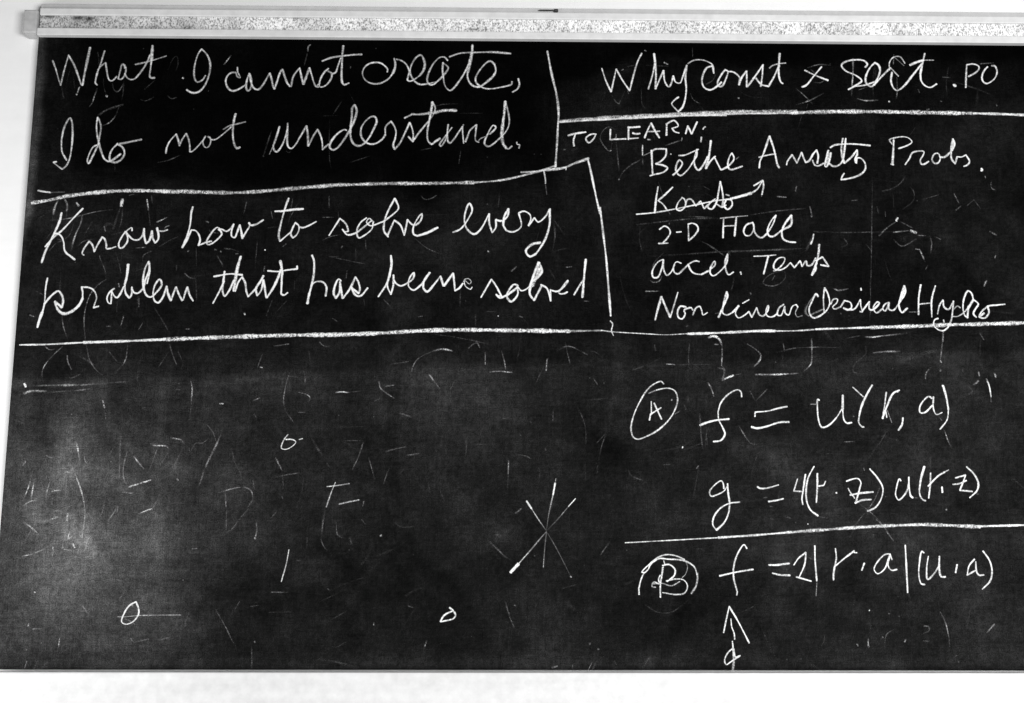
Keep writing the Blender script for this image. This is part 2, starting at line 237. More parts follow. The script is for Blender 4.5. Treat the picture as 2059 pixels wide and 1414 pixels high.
# chalk strokes: each line is «width mm, pressure, then points x,z in mm (z above 1 m)»
MARKS = [
('chalk_word', 'chalk word reading What', '''
4.0 0.56 -900.4,1472.4 -891.7,1451 -885.2,1431.1 -880.6,1420.1
4.0 0.68 -880.6,1420.1 -877.4,1443.4 -869.4,1484.2
4.5 0.68 -869.4,1484.2 -856.3,1462 -839.9,1421.6
6.0 0.68 -837.6,1420.5 -833.9,1451.5 -827.5,1500.5
3.6 0.6 -797.8,1493.9 -805,1462.5 -809.2,1448.6
4.9 0.68 -809.2,1448.6 -811.3,1436.3 -812,1425.6 -808.1,1421.4
3.8 0.64 -808.8,1453.2 -802.8,1461.7 -794.2,1468.4
3.8 0.64 -794.2,1468.4 -790.5,1450.3 -786.6,1435 -782.8,1430.7 -777.7,1430.8 -770.3,1439.7
4.0 0.64 -754.7,1456.7 -757.4,1464.4 -761,1465.1 -763.9,1452.1 -767.1,1434.4
4.0 0.64 -767.1,1434.4 -760.6,1433.7 -754,1444.5 -753,1456.8 -756.6,1464.1
4.2 0.68 -754.8,1446 -749.2,1436.9 -741.7,1433.1 -734.6,1434.7 -723.8,1447.8 -713.3,1466.3 -706.4,1485.7
6.5 0.68 -702.5,1505.3 -702.6,1488 -702.9,1474.1
4.6 0.68 -702.9,1474.1 -703.9,1454.1 -704.7,1441.8 -702.2,1437.3 -694.3,1437.3
4.0 0.56 -709.5,1475.6 -704.5,1489.5 -702.7,1501.9
4.0 0.6 -735,1465.4 -715,1470.2 -695,1476.5 -673.7,1484.2
'''),
('chalk_word', 'chalk word reading I above the word do', '''
4.2 0.64 -593.6,1443.1 -599.2,1433.8 -608.5,1429.2 -614,1434.6 -616.7,1449.3 -615,1471.5 -609.8,1490.1 -603.8,1499.4
4.4 0.68 -603.8,1499.4 -593.2,1488.4 -586.4,1473.6 -584.8,1458.8 -587.4,1440.4 -595.1,1420.1 -604.9,1409 -615.2,1406.2 -624,1408.9 -629.8,1413.2
'''),
('chalk_word', 'chalk word reading cannot', '''
4.0 0.56 -530.6,1461.2 -529.4,1451 -526.8,1446.4 -523.9,1439.1 -530.1,1441.8 -532.1,1449.1
4.4 0.68 -533,1450.1 -540.9,1450 -548.5,1444.4 -552.4,1435.2 -551,1424.1 -544.5,1414.1 -536.5,1411.1 -525.4,1415.2 -511.9,1424.5
4.4 0.64 -506.3,1448.4 -510.5,1431.8 -510.9,1417.1 -507,1411.3 -502.9,1415.4 -500.9,1430.1 -503.8,1444.8 -506.3,1448.4
4.4 0.68 -505.6,1446.6 -500.1,1424.6 -493.3,1415.5 -486.3,1414.6 -478.9,1422.9 -469.2,1441.4 -465.6,1449.2
4.4 0.68 -465.6,1449.2 -461.2,1437.8 -458,1423.1 -454.8,1415.8
5.0 0.68 -454.8,1415.8 -449.7,1432.4 -443.5,1452.7 -439.6,1457.3
4.6 0.68 -439.6,1457.3 -435.3,1443.5 -429.5,1428.9 -424,1421.5
4.4 0.68 -421.4,1421.2 -420,1430.8 -418.6,1440 -412.9,1451.1 -405.7,1460.4
4.4 0.68 -405.7,1460.4 -402.3,1445.7 -397.2,1426.4
6.0 0.64 -396.9,1426.4 -391.7,1442.1 -385.9,1460.9
4.6 0.68 -385.9,1460.9 -380.4,1444 -376.5,1431.1 -371.9,1422 -366.6,1421.1
4.2 0.68 -347.8,1460 -354.6,1453.4 -361.2,1442.3 -365.1,1429.4 -364,1421.1 -357.1,1421.2 -348.5,1427.7 -341.1,1440.7 -341.4,1449.9 -348.5,1454.4
3.6 0.56 -369.3,1423.8 -363.4,1429.4
4.0 0.64 -340.5,1449 -333.6,1451.8 -328.8,1466.6 -323.7,1483.3
4.8 0.68 -319.5,1509 -320.9,1485.2 -321.3,1461.1 -321.1,1442.7 -319,1429.8 -315.1,1426.1 -305.9,1429.9
4.2 0.64 -361.4,1475.6 -343.2,1483.2 -320.6,1487.1 -297.9,1489.9 -281.5,1490.8
'''),
('chalk_word', 'chalk word reading create with a comma', '''
4.0 0.68 -229.8,1453.6 -229.1,1459.2 -235.4,1467.4 -244.2,1472.9 -256.5,1473.7 -268.6,1469.9 -277.1,1460.6 -279.5,1450.4 -275.7,1439.4 -267.7,1432.1 -255.4,1428.5 -241.5,1430.4 -227.7,1438.9 -218.4,1450.9
6.0 0.68 -218.4,1450.9 -214.3,1463 -214,1473.2 -216.4,1482.4
4.0 0.64 -212,1481 -204.1,1479.2 -194.4,1473.3 -188,1463.2 -185.6,1454 -187.7,1443.8 -188.8,1437.3 -184,1434.6 -175.4,1438.4 -164.2,1446.8
5.2 0.68 -164.2,1446.8 -156.5,1458.9 -154.6,1472.8 -157.8,1483.9
4.0 0.64 -157.8,1483.9 -161.4,1489.4 -164.9,1490.3 -172.7,1484.7 -180.3,1471.6 -184.1,1456.8 -180.7,1443.9 -173.5,1433.8 -164.7,1428.3 -154.2,1428.4 -131.6,1433.2
4.0 0.68 -108.6,1479.3 -114.8,1486.1 -123.6,1486 -134,1476.7 -142.5,1462.7 -148.4,1446 -149.1,1434.9 -144.6,1428.1 -137.6,1427.6 -128.2,1435.1 -117,1447.2
5.0 0.6 -117,1447.2 -108.4,1459.3 -107.6,1464.8 -118.2,1474.4
4.2 0.68 -118.2,1474.4 -118.7,1459.2 -116.9,1444.4 -114.1,1427.8 -108.7,1418.7 -102.6,1415.4 -96.5,1419.7 -86.2,1433.6 -75.9,1450.3 -66.5,1470.8
6.8 0.68 -58.9,1512.7 -59.7,1496.8 -63.9,1474.5 -68,1454.1
4.4 0.68 -68,1454.1 -68.5,1444.8 -63.5,1432 -54.7,1424.7 -44.2,1423.8 -30.3,1433.2
5.4 0.68 -30.3,1433.2 -16.3,1447.1 -11.5,1458.3 -13.9,1471.2
4.0 0.68 -13.9,1471.2 -21.8,1478.6 -28.8,1476.3 -39.2,1465.4 -47.9,1452.4 -52.2,1441.3 -50.4,1432.1 -42.4,1424.8 -31.9,1420.3 -17.9,1420 -0.5,1423.3 15.2,1427.1 20.5,1429.9 21.3,1435.4
4.0 0.64 -105.2,1486.7 -85.1,1494.4 -58.8,1496.8
4.8 0.68 -58.8,1496.8 -20.2,1498.1 18.5,1495.3
3.8 0.64 33.6,1442 36.2,1431 32.7,1420.8 22.3,1413
'''),
('chalk_word', 'chalk word reading I before the word do', '''
4.3 0.68 -857.8,1264.4 -867.4,1279.4 -870.6,1296.2 -870.1,1317.2 -865.5,1338.3 -857.4,1352.1 -853.3,1344.7 -850,1317.3 -850.2,1290 -852.6,1267 -858.5,1252.3 -865.7,1246
3.9 0.68 -865.7,1246 -874.5,1252.2 -884,1259.7
3.9 0.68 -884,1259.7 -877.5,1261
'''),
('chalk_word', 'chalk word reading do', '''
4.3 0.68 -798.6,1296.7 -807.4,1292.4 -814.4,1277.7 -817.4,1263.1 -814.7,1257.9 -808,1271.5 -800.3,1291.4
4.1 0.64 -798.9,1291.5 -796,1317.7 -795.1,1334.6 -798.8,1346.2 -802.9,1354
4.5 0.72 -802.9,1353.6 -804,1338.8 -802.3,1321.9 -797.6,1303 -791.8,1284.2 -783.8,1267.5 -775.5,1262.3 -767.7,1265.5 -752.5,1278.2
4.7 0.72 -760.7,1298 -769.1,1288.5 -774.2,1273.8 -771.5,1263.4 -762.4,1260.3 -751.7,1265.6 -745.1,1278.2 -749.2,1290.8 -760.8,1299.1
4.9 0.68 -755.7,1298.7 -734,1303.5 -713.2,1308.3
'''),
('chalk_word', 'chalk word reading not', '''
4.1 0.68 -663.6,1279.9 -663.1,1289.3 -657.9,1304.1 -645.7,1320
4.1 0.68 -645.7,1320 -641,1308.4 -637.8,1295.8
4.1 0.68 -637.8,1295.8 -632.1,1310.6 -625.6,1321.2
4.1 0.68 -625.6,1321.2 -620,1308.6 -617.2,1293.9 -616.7,1283.8
4.1 0.68 -616.7,1283.8 -612.7,1283.8 -603.1,1292.9 -591.8,1306.7
3.9 0.68 -587.2,1316.2 -591.7,1304.6 -588.2,1294.1 -582.1,1292.5 -576.5,1302.6 -577.6,1312.1 -582.2,1315.2
3.7 0.64 -576.8,1308.9 -567.8,1309 -556.1,1317.5 -536.9,1335.6
4.7 0.68 -529.6,1363.2 -532.4,1349.4 -533.5,1328.2 -532.2,1311.4 -528.1,1296.7 -523.8,1291.4 -517.9,1293.6
3.6 0.56 -552.7,1330.2 -541,1337.7 -525.1,1342 -509.1,1346.4
'''),
('chalk_word', 'chalk word reading understand with a full stop', '''
4.5 0.68 -441.4,1337.4 -446.4,1317 -452.1,1297.4
2.9 0.48 -452.1,1297.4 -459.3,1279.4
4.3 0.68 -452.5,1298.9 -450.3,1288.4 -445.2,1284.7 -436.9,1294.5 -430.4,1311.1 -425.4,1332.3
4.4 0.68 -425.5,1344.4 -425.2,1326.2 -425.2,1306.7 -422.6,1295.4 -416.7,1291.7 -409.8,1297.8 -399,1317.4 -387.8,1339.4
4.9 0.68 -387.7,1338.6 -384.7,1320.5 -383.2,1297.2
4.1 0.68 -382.5,1297.2 -374.5,1316.1 -365.6,1332
4.1 0.68 -365.6,1332 -358.7,1317.7 -355.3,1302.7 -354.7,1289.9
4.1 0.68 -354.7,1289.9 -349.4,1295.2 -342.4,1301.3
4.6 0.68 -307.9,1330.2 -313,1331.7 -322.9,1325.5 -332.7,1314.9 -339.5,1302.8 -340,1293.8 -333.4,1289.3 -324.9,1293.9 -313.8,1309 -304.2,1325.7 -296,1342.4
5.1 0.68 -296,1342.4 -290,1362.1 -288.9,1372.8 -292.8,1383.4
5.1 0.68 -292.8,1383.4 -297.7,1377.3 -298.2,1360.5 -299.6,1342.3 -300.6,1324.2
4.6 0.68 -300.6,1324.2 -297.3,1309.1 -290.6,1300.2 -281.9,1298 -272,1303.3 -263.6,1313.9 -254,1333.6 -248.5,1348.8 -251.7,1358.6 -258.9,1359.3 -270.2,1350.2 -277.9,1338 -279.7,1325.9 -277.3,1315.3 -269.9,1306.3 -260.4,1301.9 -248.9,1303.5 -236.2,1312.6 -230.6,1321.7
4.0 0.68 -230.6,1321.7 -230.3,1338.4 -219.7,1349.8
4.4 0.68 -220.1,1350.3 -212.6,1338.5 -209.5,1326.4 -211.4,1312.8 -214.7,1300.7 -211.7,1291.7
4.4 0.68 -211.7,1291.7 -201.8,1303.9 -192.1,1325 -182.5,1347.8
4.4 0.68 -182.5,1347.8 -178.7,1338.8 -175.1,1322.2 -175.7,1307.8
4.4 0.68 -175.7,1307.8 -180.4,1313.1 -184.8,1318.3
4.2 0.64 -175.3,1308.6 -164.7,1325.3 -152,1342 -144.9,1351.2 -135,1366.4 -132.3,1378.6 -138.3,1391.5
5.0 0.68 -138.3,1391.5 -140.2,1372.5 -143.5,1352.7 -146.2,1339
4.8 0.68 -146.2,1339 -147.4,1322.4 -145.7,1310.3 -138.4,1302.8 -131.3,1308.2 -121.3,1315
3.6 0.64 -193.5,1356.8 -178.4,1364.5
6.0 0.68 -179.2,1365.2 -165.4,1364.7 -145.2,1367.1
7.0 0.68 -145.2,1367.1 -133.6,1368.7 -116.3,1373 -89.9,1373.6
3.8 0.64 -98.2,1337.9 -105.6,1327.2 -115.5,1313.6 -122.5,1301.4 -119.6,1298.8 -114,1306 -108.4,1319.7 -105.8,1343.9
4.0 0.68 -107.1,1334.8 -107.2,1316.6 -105.3,1307.6 -101.7,1305.4 -93.9,1313.7 -85.3,1327.4 -77.5,1339.6
4.0 0.68 -77.5,1339.6 -76.7,1325.9 -74.7,1305.1
3.0 0.48 -75.4,1344.4 -77.5,1338.8
4.2 0.68 -71.4,1308.6 -67.9,1316.9 -62.3,1332.1 -49.4,1344.3
4.2 0.68 -49.4,1344.3 -50.7,1329.2 -50.8,1311 -44.4,1307.8
2.8 0.48 -44.8,1311.1 -40.5,1315.6 -32.5,1319
4.2 0.68 -23.2,1324.8 -14.6,1332.5 -10.5,1339.3 -16.1,1343.1 -21.8,1335.5 -27.5,1323.3 -33.2,1308.2 -31.7,1302.1 -25.2,1298.9 -17.3,1303 -1.5,1317.5
3.8 0.64 -1.5,1317.5 10,1331.2 15.1,1343.3 16,1357 12,1378.3 7.9,1394.3
6.9 0.68 7.9,1393.5 5.6,1366 2.8,1343.2 1.7,1329.6 1.7,1317.5 4.4,1303.9 10.2,1295.7
3.6 0.56 10.2,1295.7 14.5,1294.2 21.7,1300.3
4.0 0.56 31.1,1308.7 31.8,1304.1 36.9,1302.7 35.4,1295.9
'''),
('chalk_word', 'chalk word reading Know', '''
4.8 0.97 -860.6,1157.3 -862.4,1142.6 -868.2,1125.1 -876.5,1103.1 -886.1,1079.9 -892.1,1056.7
4.4 0.97 -819.5,1166.1 -837.2,1145.7 -858,1120.8 -872.6,1107.5 -887.4,1088.5
4.4 0.97 -871,1114.8 -864.7,1114.9 -857.2,1109.1 -852.2,1097.5 -849.8,1083 -845.1,1075.8 -836.2,1069.3 -828,1062.8
4.1 0.92 -811.1,1072.3 -814.8,1075.2 -810.7,1087.6 -802.4,1100
4.1 0.92 -802.4,1100 -795.6,1092 -791.5,1079
4.1 0.92 -791.5,1079 -786.4,1092.1 -777.6,1108.9
4.1 0.92 -777.6,1108.9 -772.4,1103.8 -768.8,1092.2 -768.4,1085.7 -761.4,1085.7 -750.4,1089.4
3.9 0.92 -733.2,1120.1 -740.3,1108.4 -745.1,1095.3 -743.2,1087.3 -737.6,1087.3 -729.1,1098.3 -728.3,1108.5 -732.4,1118.6 -725.8,1126 -721.7,1127.5 -720.6,1121.6
4.1 0.92 -732.5,1119.4 -724.8,1109.9 -716,1103.4 -706.2,1104.2 -699.6,1113 -697.6,1126.2
4.5 0.92 -697.6,1126.2 -696.5,1111.6 -692.3,1096.3
4.5 0.92 -692.3,1096.3 -686.3,1101.4 -681.8,1121.9
4.5 0.92 -681.8,1121.9 -679.6,1107.3 -674.1,1097.2
4.5 0.92 -674.1,1097.2 -668.8,1104.5 -668.6,1113.2 -672.5,1127.8
3.5 0.82 -669.8,1122 -660.6,1121.3 -651.6,1124.3
2.5 0.48 -657.4,1127.2 -655.4,1130.1 -649.2,1132.3
'''),
('chalk_word', 'chalk word reading how', '''
4.4 0.97 -604.8,1171 -607.4,1159.2 -608.3,1135.7 -613.4,1110.9 -621.4,1088.2
4.1 0.92 -621.4,1089 -613,1103.6 -605.6,1124
4.1 0.92 -605.6,1124 -597,1122.6 -589.4,1112.5 -587.5,1102.3 -590.2,1092.8
4.1 0.92 -590.2,1092.8 -574.7,1099.4 -564.9,1101.7
3.9 0.92 -549.1,1125.9 -554.9,1129.5 -560.4,1125.8 -568.3,1114.1 -574.1,1102.4 -572.3,1095.1 -566,1095.9 -553.8,1105.4 -545.8,1115.7 -547.5,1121.5 -552.6,1125.9
3.9 0.92 -552.6,1125.9 -546.3,1125.9 -536.9,1121.6 -530,1126 -524,1135.6
4.5 0.92 -523.4,1136.3 -527,1121.6 -525.8,1111.4 -520,1109.3 -516.2,1118.8 -511.3,1134.9
4.5 0.92 -511.3,1134.9 -507.9,1121.8 -505.1,1107.2
4.3 0.92 -505.1,1107.9 -498,1121.8 -492.1,1132.8 -493.8,1139.4
4.1 0.92 -493.8,1139.4 -490,1134.3 -480.1,1135.8 -465.6,1145.2
'''),
('chalk_word', 'chalk word reading to', '''
4.7 0.8 -417.9,1189.7 -423.4,1172.2 -428.3,1151.6 -432.5,1131 -434.7,1114.9 -431.8,1102.5
4.1 0.92 -431.4,1102.5 -421.1,1112.1 -411.5,1120.9
4.9 0.92 -443.6,1162.8 -428.7,1163.4 -411.8,1166.1 -388.4,1168.1
4.1 0.92 -403,1140 -407.6,1129.7 -411.1,1116.5 -406.9,1109.3
4.1 0.92 -406.9,1109.3 -400,1115.1 -395.4,1125.4 -396.4,1134.2 -403,1140
3.9 0.87 -395.6,1132 -389.2,1129.8 -378,1133.6 -361.9,1142.5
'''),
('chalk_word', 'chalk word reading solve', '''
3.9 0.92 -336.2,1114.8 -315.9,1149.2
3.9 0.92 -315.9,1149.2 -303.8,1138.2 -298.6,1123.6
3.9 0.92 -298.6,1123.6 -304.5,1122.3 -310.6,1127.2
3.9 0.92 -310.6,1127.2 -300.8,1116.3 -286.7,1118.8 -272.7,1128.6 -254.2,1144.7
3.3 0.87 -249.4,1142.2 -259,1149.5 -263.6,1142.2 -256.3,1134.9 -230.5,1143.6
3.9 0.92 -263.8,1150.7 -275.4,1140.9 -282.1,1123.7 -278.2,1110.3 -265.3,1116.5 -252.6,1128.8 -250.5,1141
4.3 0.92 -230.5,1143.6 -211.8,1158.4 -201.4,1170.8 -208.9,1190.4
4.3 0.92 -208.9,1190.4 -219.2,1170.7 -228.1,1146.1 -228.8,1124 -220.3,1112.4
4.1 0.92 -221.6,1115.6 -209.2,1146.2
4.1 0.92 -209.2,1146.2 -197.1,1136.5 -189.1,1115.8
4.1 0.92 -189.1,1115.8 -183.1,1147.6
4.1 0.92 -183.1,1147.6 -175.8,1139.1 -168.7,1136.2 -157,1146.5 -155.3,1160 -164.2,1148.9 -172.1,1129.3 -170.7,1118.3 -163.6,1114.7
5.1 0.97 -163.6,1114.7 -144.7,1120.9 -123.6,1132.1
'''),
('chalk_word', 'chalk word reading every', '''
4.1 0.92 -93.8,1122.5 -78.5,1129.9 -64.4,1149.6 -56.3,1169.3 -62.3,1181.6 -68.2,1169.2 -71.5,1147.1 -66.6,1130 -52.3,1119.1 -40.5,1127.7 -22.9,1160.9
4.1 0.92 -22.9,1160.9 -22.8,1142.5 -16.7,1122.5
4.1 0.92 -16.7,1122.5 -9.7,1132.8 -9.7,1148.7
4.1 0.92 -9.7,1148.7 -2.6,1146.3 4.5,1146.4
5.5 0.92 4.5,1146.4 14,1157.5 15.2,1171
5.5 0.92 15.2,1171 6.9,1155 4.6,1137.8
4.1 0.92 4.6,1137.8 11.7,1126.8 26,1124.5 40.2,1135.6 35.4,1162.5
4.1 0.92 35.4,1162.5 44.9,1166.3 56.9,1160.2 59.2,1150.4 54.5,1136.9
4.1 0.92 54.5,1136.9 66.4,1152.9
4.1 0.92 66.4,1152.9 73.5,1144.4 87.8,1155.5 97.4,1171.6
4.9 0.9 96.2,1170.3 96.1,1140.8 90.1,1116.3 80.6,1096.8 68.7,1079.6
5.5 0.92 68.7,1079.6 56.9,1074.7 49.3,1085.6 61.6,1099.1 78.2,1102.8
'''),
('chalk_word', 'chalk word reading problem', '''
4.0 0.97 -878.6,1026.3 -880.5,1006.5 -880.7,975.6 -882.4,963.7 -886.9,944.9
6.7 0.97 -883.7,958.5 -887.7,944.9 -890.7,929.5
4.8 0.97 -880.7,975.6 -866.9,992.9 -855.8,1000.6 -847.6,991.2 -845.1,979.3 -846.8,968.1
4.8 0.97 -846.8,968.1 -855.7,975.8 -861,980
6.1 0.97 -861,980 -855,965.5 -846,957 -837.6,956.2 -824.7,962.3 -813.7,973.4 -807.9,986.3
4.8 0.97 -807.9,986.3 -808.7,998.3 -811,1007.8
3.8 0.92 -811.9,1008.6 -797.6,1007.9 -787.1,1001.9 -781.2,988.2 -783.8,976.2 -785.8,967.9
3.8 0.92 -785.8,967.9 -775.9,971.1
4.0 0.92 -748,1006.4 -756.7,998.6 -761,986.6 -757.1,977.2 -752.8,976.3
4.0 0.92 -752.8,976.3 -752.5,984.9 -752.7,1000.4
4.0 0.92 -752.7,1000.4 -746.2,990.1 -741,988.4 -729,1010.8
5.8 0.97 -724,1054.1 -725.2,1031.6 -728.3,1014.3
4.4 0.92 -728.3,1014.3 -725.6,997.1 -718.3,987.7
4.4 0.92 -718.3,987.7 -714.5,993.7 -714.6,1009.2
4.4 0.92 -714.6,1009.2 -710.6,998.9 -703,997.2 -693.4,1005.9 -689.4,1023.1
4.8 0.92 -689.4,1023.1 -683,1043.9 -684.8,1060.4
4.8 0.92 -684.8,1060.4 -690.8,1047.3 -693.7,1024.8 -691.8,1007.6
3.9 0.87 -685.6,1016.3 -682,1040.5 -683.3,1057.8
4.4 0.92 -691.8,1007.6 -686,993.9 -677.4,989.6 -667.8,997.4 -657,1014.7 -661.7,1025 -670.3,1012.9 -672.6,993.9 -668.6,981.9 -661.7,978.6 -653.9,988.9 -647.5,1011.3
5.2 0.92 -647.5,1011.3 -644.3,997.5 -637.6,983
4.8 0.92 -637.6,983 -633.3,997.6 -628.9,1009.7
4.8 0.92 -628.9,1009.7 -622.2,994.2 -615.8,983.1
4.4 0.92 -614.2,984 -611.4,996 -607.1,1009.8
4.4 0.92 -607.1,1009.8 -602.1,994.3 -594.8,982.4
'''),
('chalk_word', 'chalk word reading that', '''
4.4 0.97 -536.8,1041.6 -538.3,1020.8 -539.2,1003.6 -534.5,992.4 -526.6,1002.8 -517.4,1024.4
3.6 0.92 -536.7,1022.6 -543.5,1005.3 -556.5,977.7
4.4 0.97 -557.3,1031.1 -543.1,1033.8 -526.4,1036.5 -501.9,1034.5
6.7 0.97 -506.8,1071.3 -512.5,1047 -517.3,1002.8
4.4 0.92 -514.8,1002 -508.9,1021 -502.5,1030.6
4.4 0.92 -502.5,1030.6 -496.1,1019.4 -492.9,1002.1 -489.1,991.5
4.4 0.92 -489.1,991.5 -481,1000.5 -473,1009.1
4.6 0.92 -460.8,1033.4 -466.7,1021.2 -474.6,1007.4 -471.5,993.6
4.6 0.92 -471.5,993.6 -464.3,1004 -461,1024.7
4.6 0.92 -461,1024.7 -457.9,1010.9 -453.7,989.4
5.2 0.97 -452.8,989.4 -441,1009.3 -431.7,1031.8 -428,1045.7
6.4 0.97 -429.5,1063.1 -426.5,1050.9 -424.3,1035.3
4.4 0.92 -425.3,1040.5 -425.2,1014.6 -425.4,997.3
4.4 0.92 -425.4,997.3 -420.2,994.8 -412.8,1000
4.1 0.92 -453.3,1043 -432.1,1041.9 -415.3,1044.9 -396,1047.3
4.1 0.92 -396,1047.3 -396.7,1052.9
'''),
('chalk_word', 'chalk word reading has', '''
4.8 0.97 -368.5,1074.8 -364.4,1065.2 -363.5,1037.4 -367.7,1011.5 -372.2,994.2
6.7 0.97 -370.7,999.4 -372.8,987.3 -373.9,978.7
4.2 0.92 -367.8,1014.9 -358.8,1021.9 -345.2,1021.1 -338.2,1011.6 -339.3,993.5
4.6 0.92 -309.9,1023.9 -315,1027.3 -321.4,1015.2 -323.5,997.9 -319,989.3
4.6 0.92 -319,989.3 -312.6,1001.4 -312.3,1022.1
4.6 0.92 -312.3,1022.1 -309.3,1004.9 -306.4,989.4
4.4 0.92 -305.5,989.4 -292.5,1008.4 -282.2,1031.8
4.4 0.92 -282.2,1031.8 -276,1020.6 -273.1,1006.8 -275.4,999
4.4 0.92 -275.4,999 -289.2,1010.2
4.6 0.92 -289.2,1010.2 -282.1,996.4 -271.9,993.9 -258,1010
'''),
('chalk_word', 'chalk word reading been', '''
5.4 0.97 -214.4,1074.8 -212.8,1057.8 -217,1031.3
3.9 0.92 -217,1031.3 -222.5,1016.8 -237.2,992.7
4.6 0.92 -217,1033.7 -220.1,1014.4 -212.7,997.7
4.6 0.92 -212.7,997.7 -208.4,1016.9 -208.8,1036.1
4.3 0.92 -208.8,1036.1 -206.2,1022.9 -194.3,1014.6 -182.7,1019.4 -169.9,1030.3 -168.9,1041.2 -177,1030.3 -179,1014.7 -169.5,1006.3 -156.7,1014.8 -137.2,1041.4
4.8 0.92 -138.3,1041.4 -148.7,1025.6 -149.6,1010 -142.5,1003.3 -129.7,1017.3 -117,1034.3
4.8 0.92 -117,1034.3 -110.9,1015
4.8 0.92 -109.7,1015.1 -92.4,1040.4
4.8 0.92 -92.4,1040.4 -89.8,1020 -88.5,1005.6
4.8 0.92 -88.5,1005.6 -80.3,1010.4 -73.3,1020.1
2.5 0.68 -72.2,1023.7 -69.9,1027.8 -62.8,1029.8 -56.9,1023.8 -60.4,1018.9 -69.9,1026.1 -68.6,1015.3 -57.9,1008.6 -55.2,1013
'''),
('chalk_word', 'chalk word reading solved', '''
3.9 0.92 -37.8,992.7 -17.6,1028.8
3.9 0.92 -17.6,1028.8 -8.6,1015.6 2.1,995.3
3.9 0.92 2.1,995.3 -5,996 -8.5,998.8
3.9 0.92 -8.5,998.8 -1.4,991.7 12.7,997.7
4.8 0.92 12.7,997.7 27.9,1008.6 33.8,1015.9 26.7,1018.7 16.2,1006.2 12.7,994.1 20.9,984.6 33.8,999.1 32.6,1013.5
3.7 0.92 33.8,1013.5 40.9,1006.3 52.6,1011.2 64.4,1028.1
5.8 0.87 64.4,1025.7 80.9,1045.1 75.1,1063.2
5.8 0.87 75.1,1063.2 66.8,1042.6 58.5,1018.4
6.8 0.78 71.5,1033 78.6,1052.3
6.3 0.92 58.5,1018.4 57.3,999.2 65.6,987.3
6.3 0.92 65.6,987.3 71.5,999.3 80.9,1017.3
9.7 0.7 76.7,1054.7 71.5,1037.8 62.1,1016
4.1 0.92 78.5,1018.5 90.3,1011.4 97.8,986.2
4.1 0.92 97.8,986.2 97.4,1009
4.3 0.85 97.4,1007.8 111.5,1005.5 130.4,1023.7 131.6,1027.3 118.6,1011.5 113.8,1001.9 123.3,1000.8 130.3,1004.4
5.4 0.9 166.9,1069.8 163.6,1038.3 159.7,993.8
4.3 0.85 163.5,1031.1 154,1016.6 143.3,998.5
'''),
('chalk_line', 'upright chalk line right of create', '''
5.1 0.68 92.6,1501.1 101.1,1452.5 110.9,1408.2 114.7,1371.8 113.1,1338.3 110.5,1292 107.9,1257.6
'''),
('chalk_line', 'thick rough chalk line under Why const', '''
9.0 0.51 116.5,1352.3 161,1356.8 226.9,1360.8 292.9,1365.5 359,1369.8 451.4,1371.8
4.5 0.74 116.5,1351 160.9,1354.4 226.8,1358.7 292.8,1363.4 358.9,1366.7 451.3,1367.8
9.5 0.56 191.4,1360 288.4,1364.8 385.6,1370.9 483,1375.5 594,1376.6
4.5 0.7 191.3,1355.9 288.3,1361.8 385.5,1367 482.9,1371.7 593.9,1373.4
9.1 0.7 583.8,1374 651.9,1376.9 731.9,1378 792,1377.6 872.1,1376.6 952.3,1376
6.1 0.79 952.3,1376 1000.4,1375.1 1052.4,1373.4
'''),
('chalk_line', 'curved chalk line above the word Know', '''
8.3 0.76 -919.9,1176.5 -882.3,1183.6 -854.4,1190.5 -812.3,1196.7 -770.1,1201.1 -727.6,1202.9 -685,1202.7 -633.8,1200.9
4.4 0.72 -909.8,1201.9 -897.6,1199.7 -884.7,1198.1
4.4 0.24 -884.7,1198.1 -857.9,1199.3
8.3 0.6 -639.6,1202.5 -570.7,1200.4 -523.7,1200.1 -476.9,1203 -414.4,1209 -351.8,1215 -320.5,1217.8
7.7 0.6 -358.9,1212.2 -324.5,1217.3 -296.3,1218.2 -224,1221 -148.4,1221.8 -53.8,1224.2
4.7 0.64 -53.8,1224.2 -6.5,1228.4 25.1,1234.6 56.7,1243 85.2,1251.4 108,1260.5
'''),
('chalk_line', 'bent chalk line right of every problem', '''
4.4 0.68 39.4,1246.1 59,1247 83.4,1250.5
6.4 0.68 83.4,1251 125,1255.9 144.7,1264.7 174.2,1275.9
4.9 0.84 172.2,1275.6 178.8,1246.6 184,1218.8 190.5,1186 195.6,1162.4
3.4 0.68 84.7,1251 87.8,1233.3 88.3,1223.1
2.5 0.24 88.3,1220.6 90.7,1200.4
2.5 0.65 129.2,1259 128.9,1251.4
4.8 0.81 195.8,1175 200.5,1131.3 206.7,1072.8 210.6,1014.8 214.4,957.3
2.9 0.72 213.3,947.4 218,941.5 215.5,928.4 219.3,918.5
'''),
('chalk_line', 'long thick chalk line across the board under the writing', '''
3.8 0.87 -922.1,894.7 -873.5,895.9 -800.6,900
5.9 0.87 -800.6,900 -727.6,902.8 -648.4,906.7
8.6 0.82 -648.4,906.7 -526.3,911.9 -403.8,916.3 -293.7,917.8
8.7 0.82 -334.2,917 -235.9,920.9 -143.7,926.7 -51.3,928.4 41.3,927.6 134,926.9
5.3 0.45 134,926.9 164.9,927.7 195.9,928.4
2.5 0.72 195.9,928.8 214.4,926.3 245,924.3
2.3 0.68 231,925 284.6,922.3 321.2,920.7 362.7,923.2
5.8 0.81 362.7,922.7 431.2,925.3 502.2,929.1 534,929.2
3.5 0.68 534,929.2 573.2,929.9 617.5,933.1
4.4 0.81 613,933 651.7,934.6 719.6,937.1
8.3 0.74 719.6,937.1 777.8,939.1 836,941.4 884.7,943.6
8.3 0.81 884.7,943.6 968.3,946 1026.8,947.9
'''),
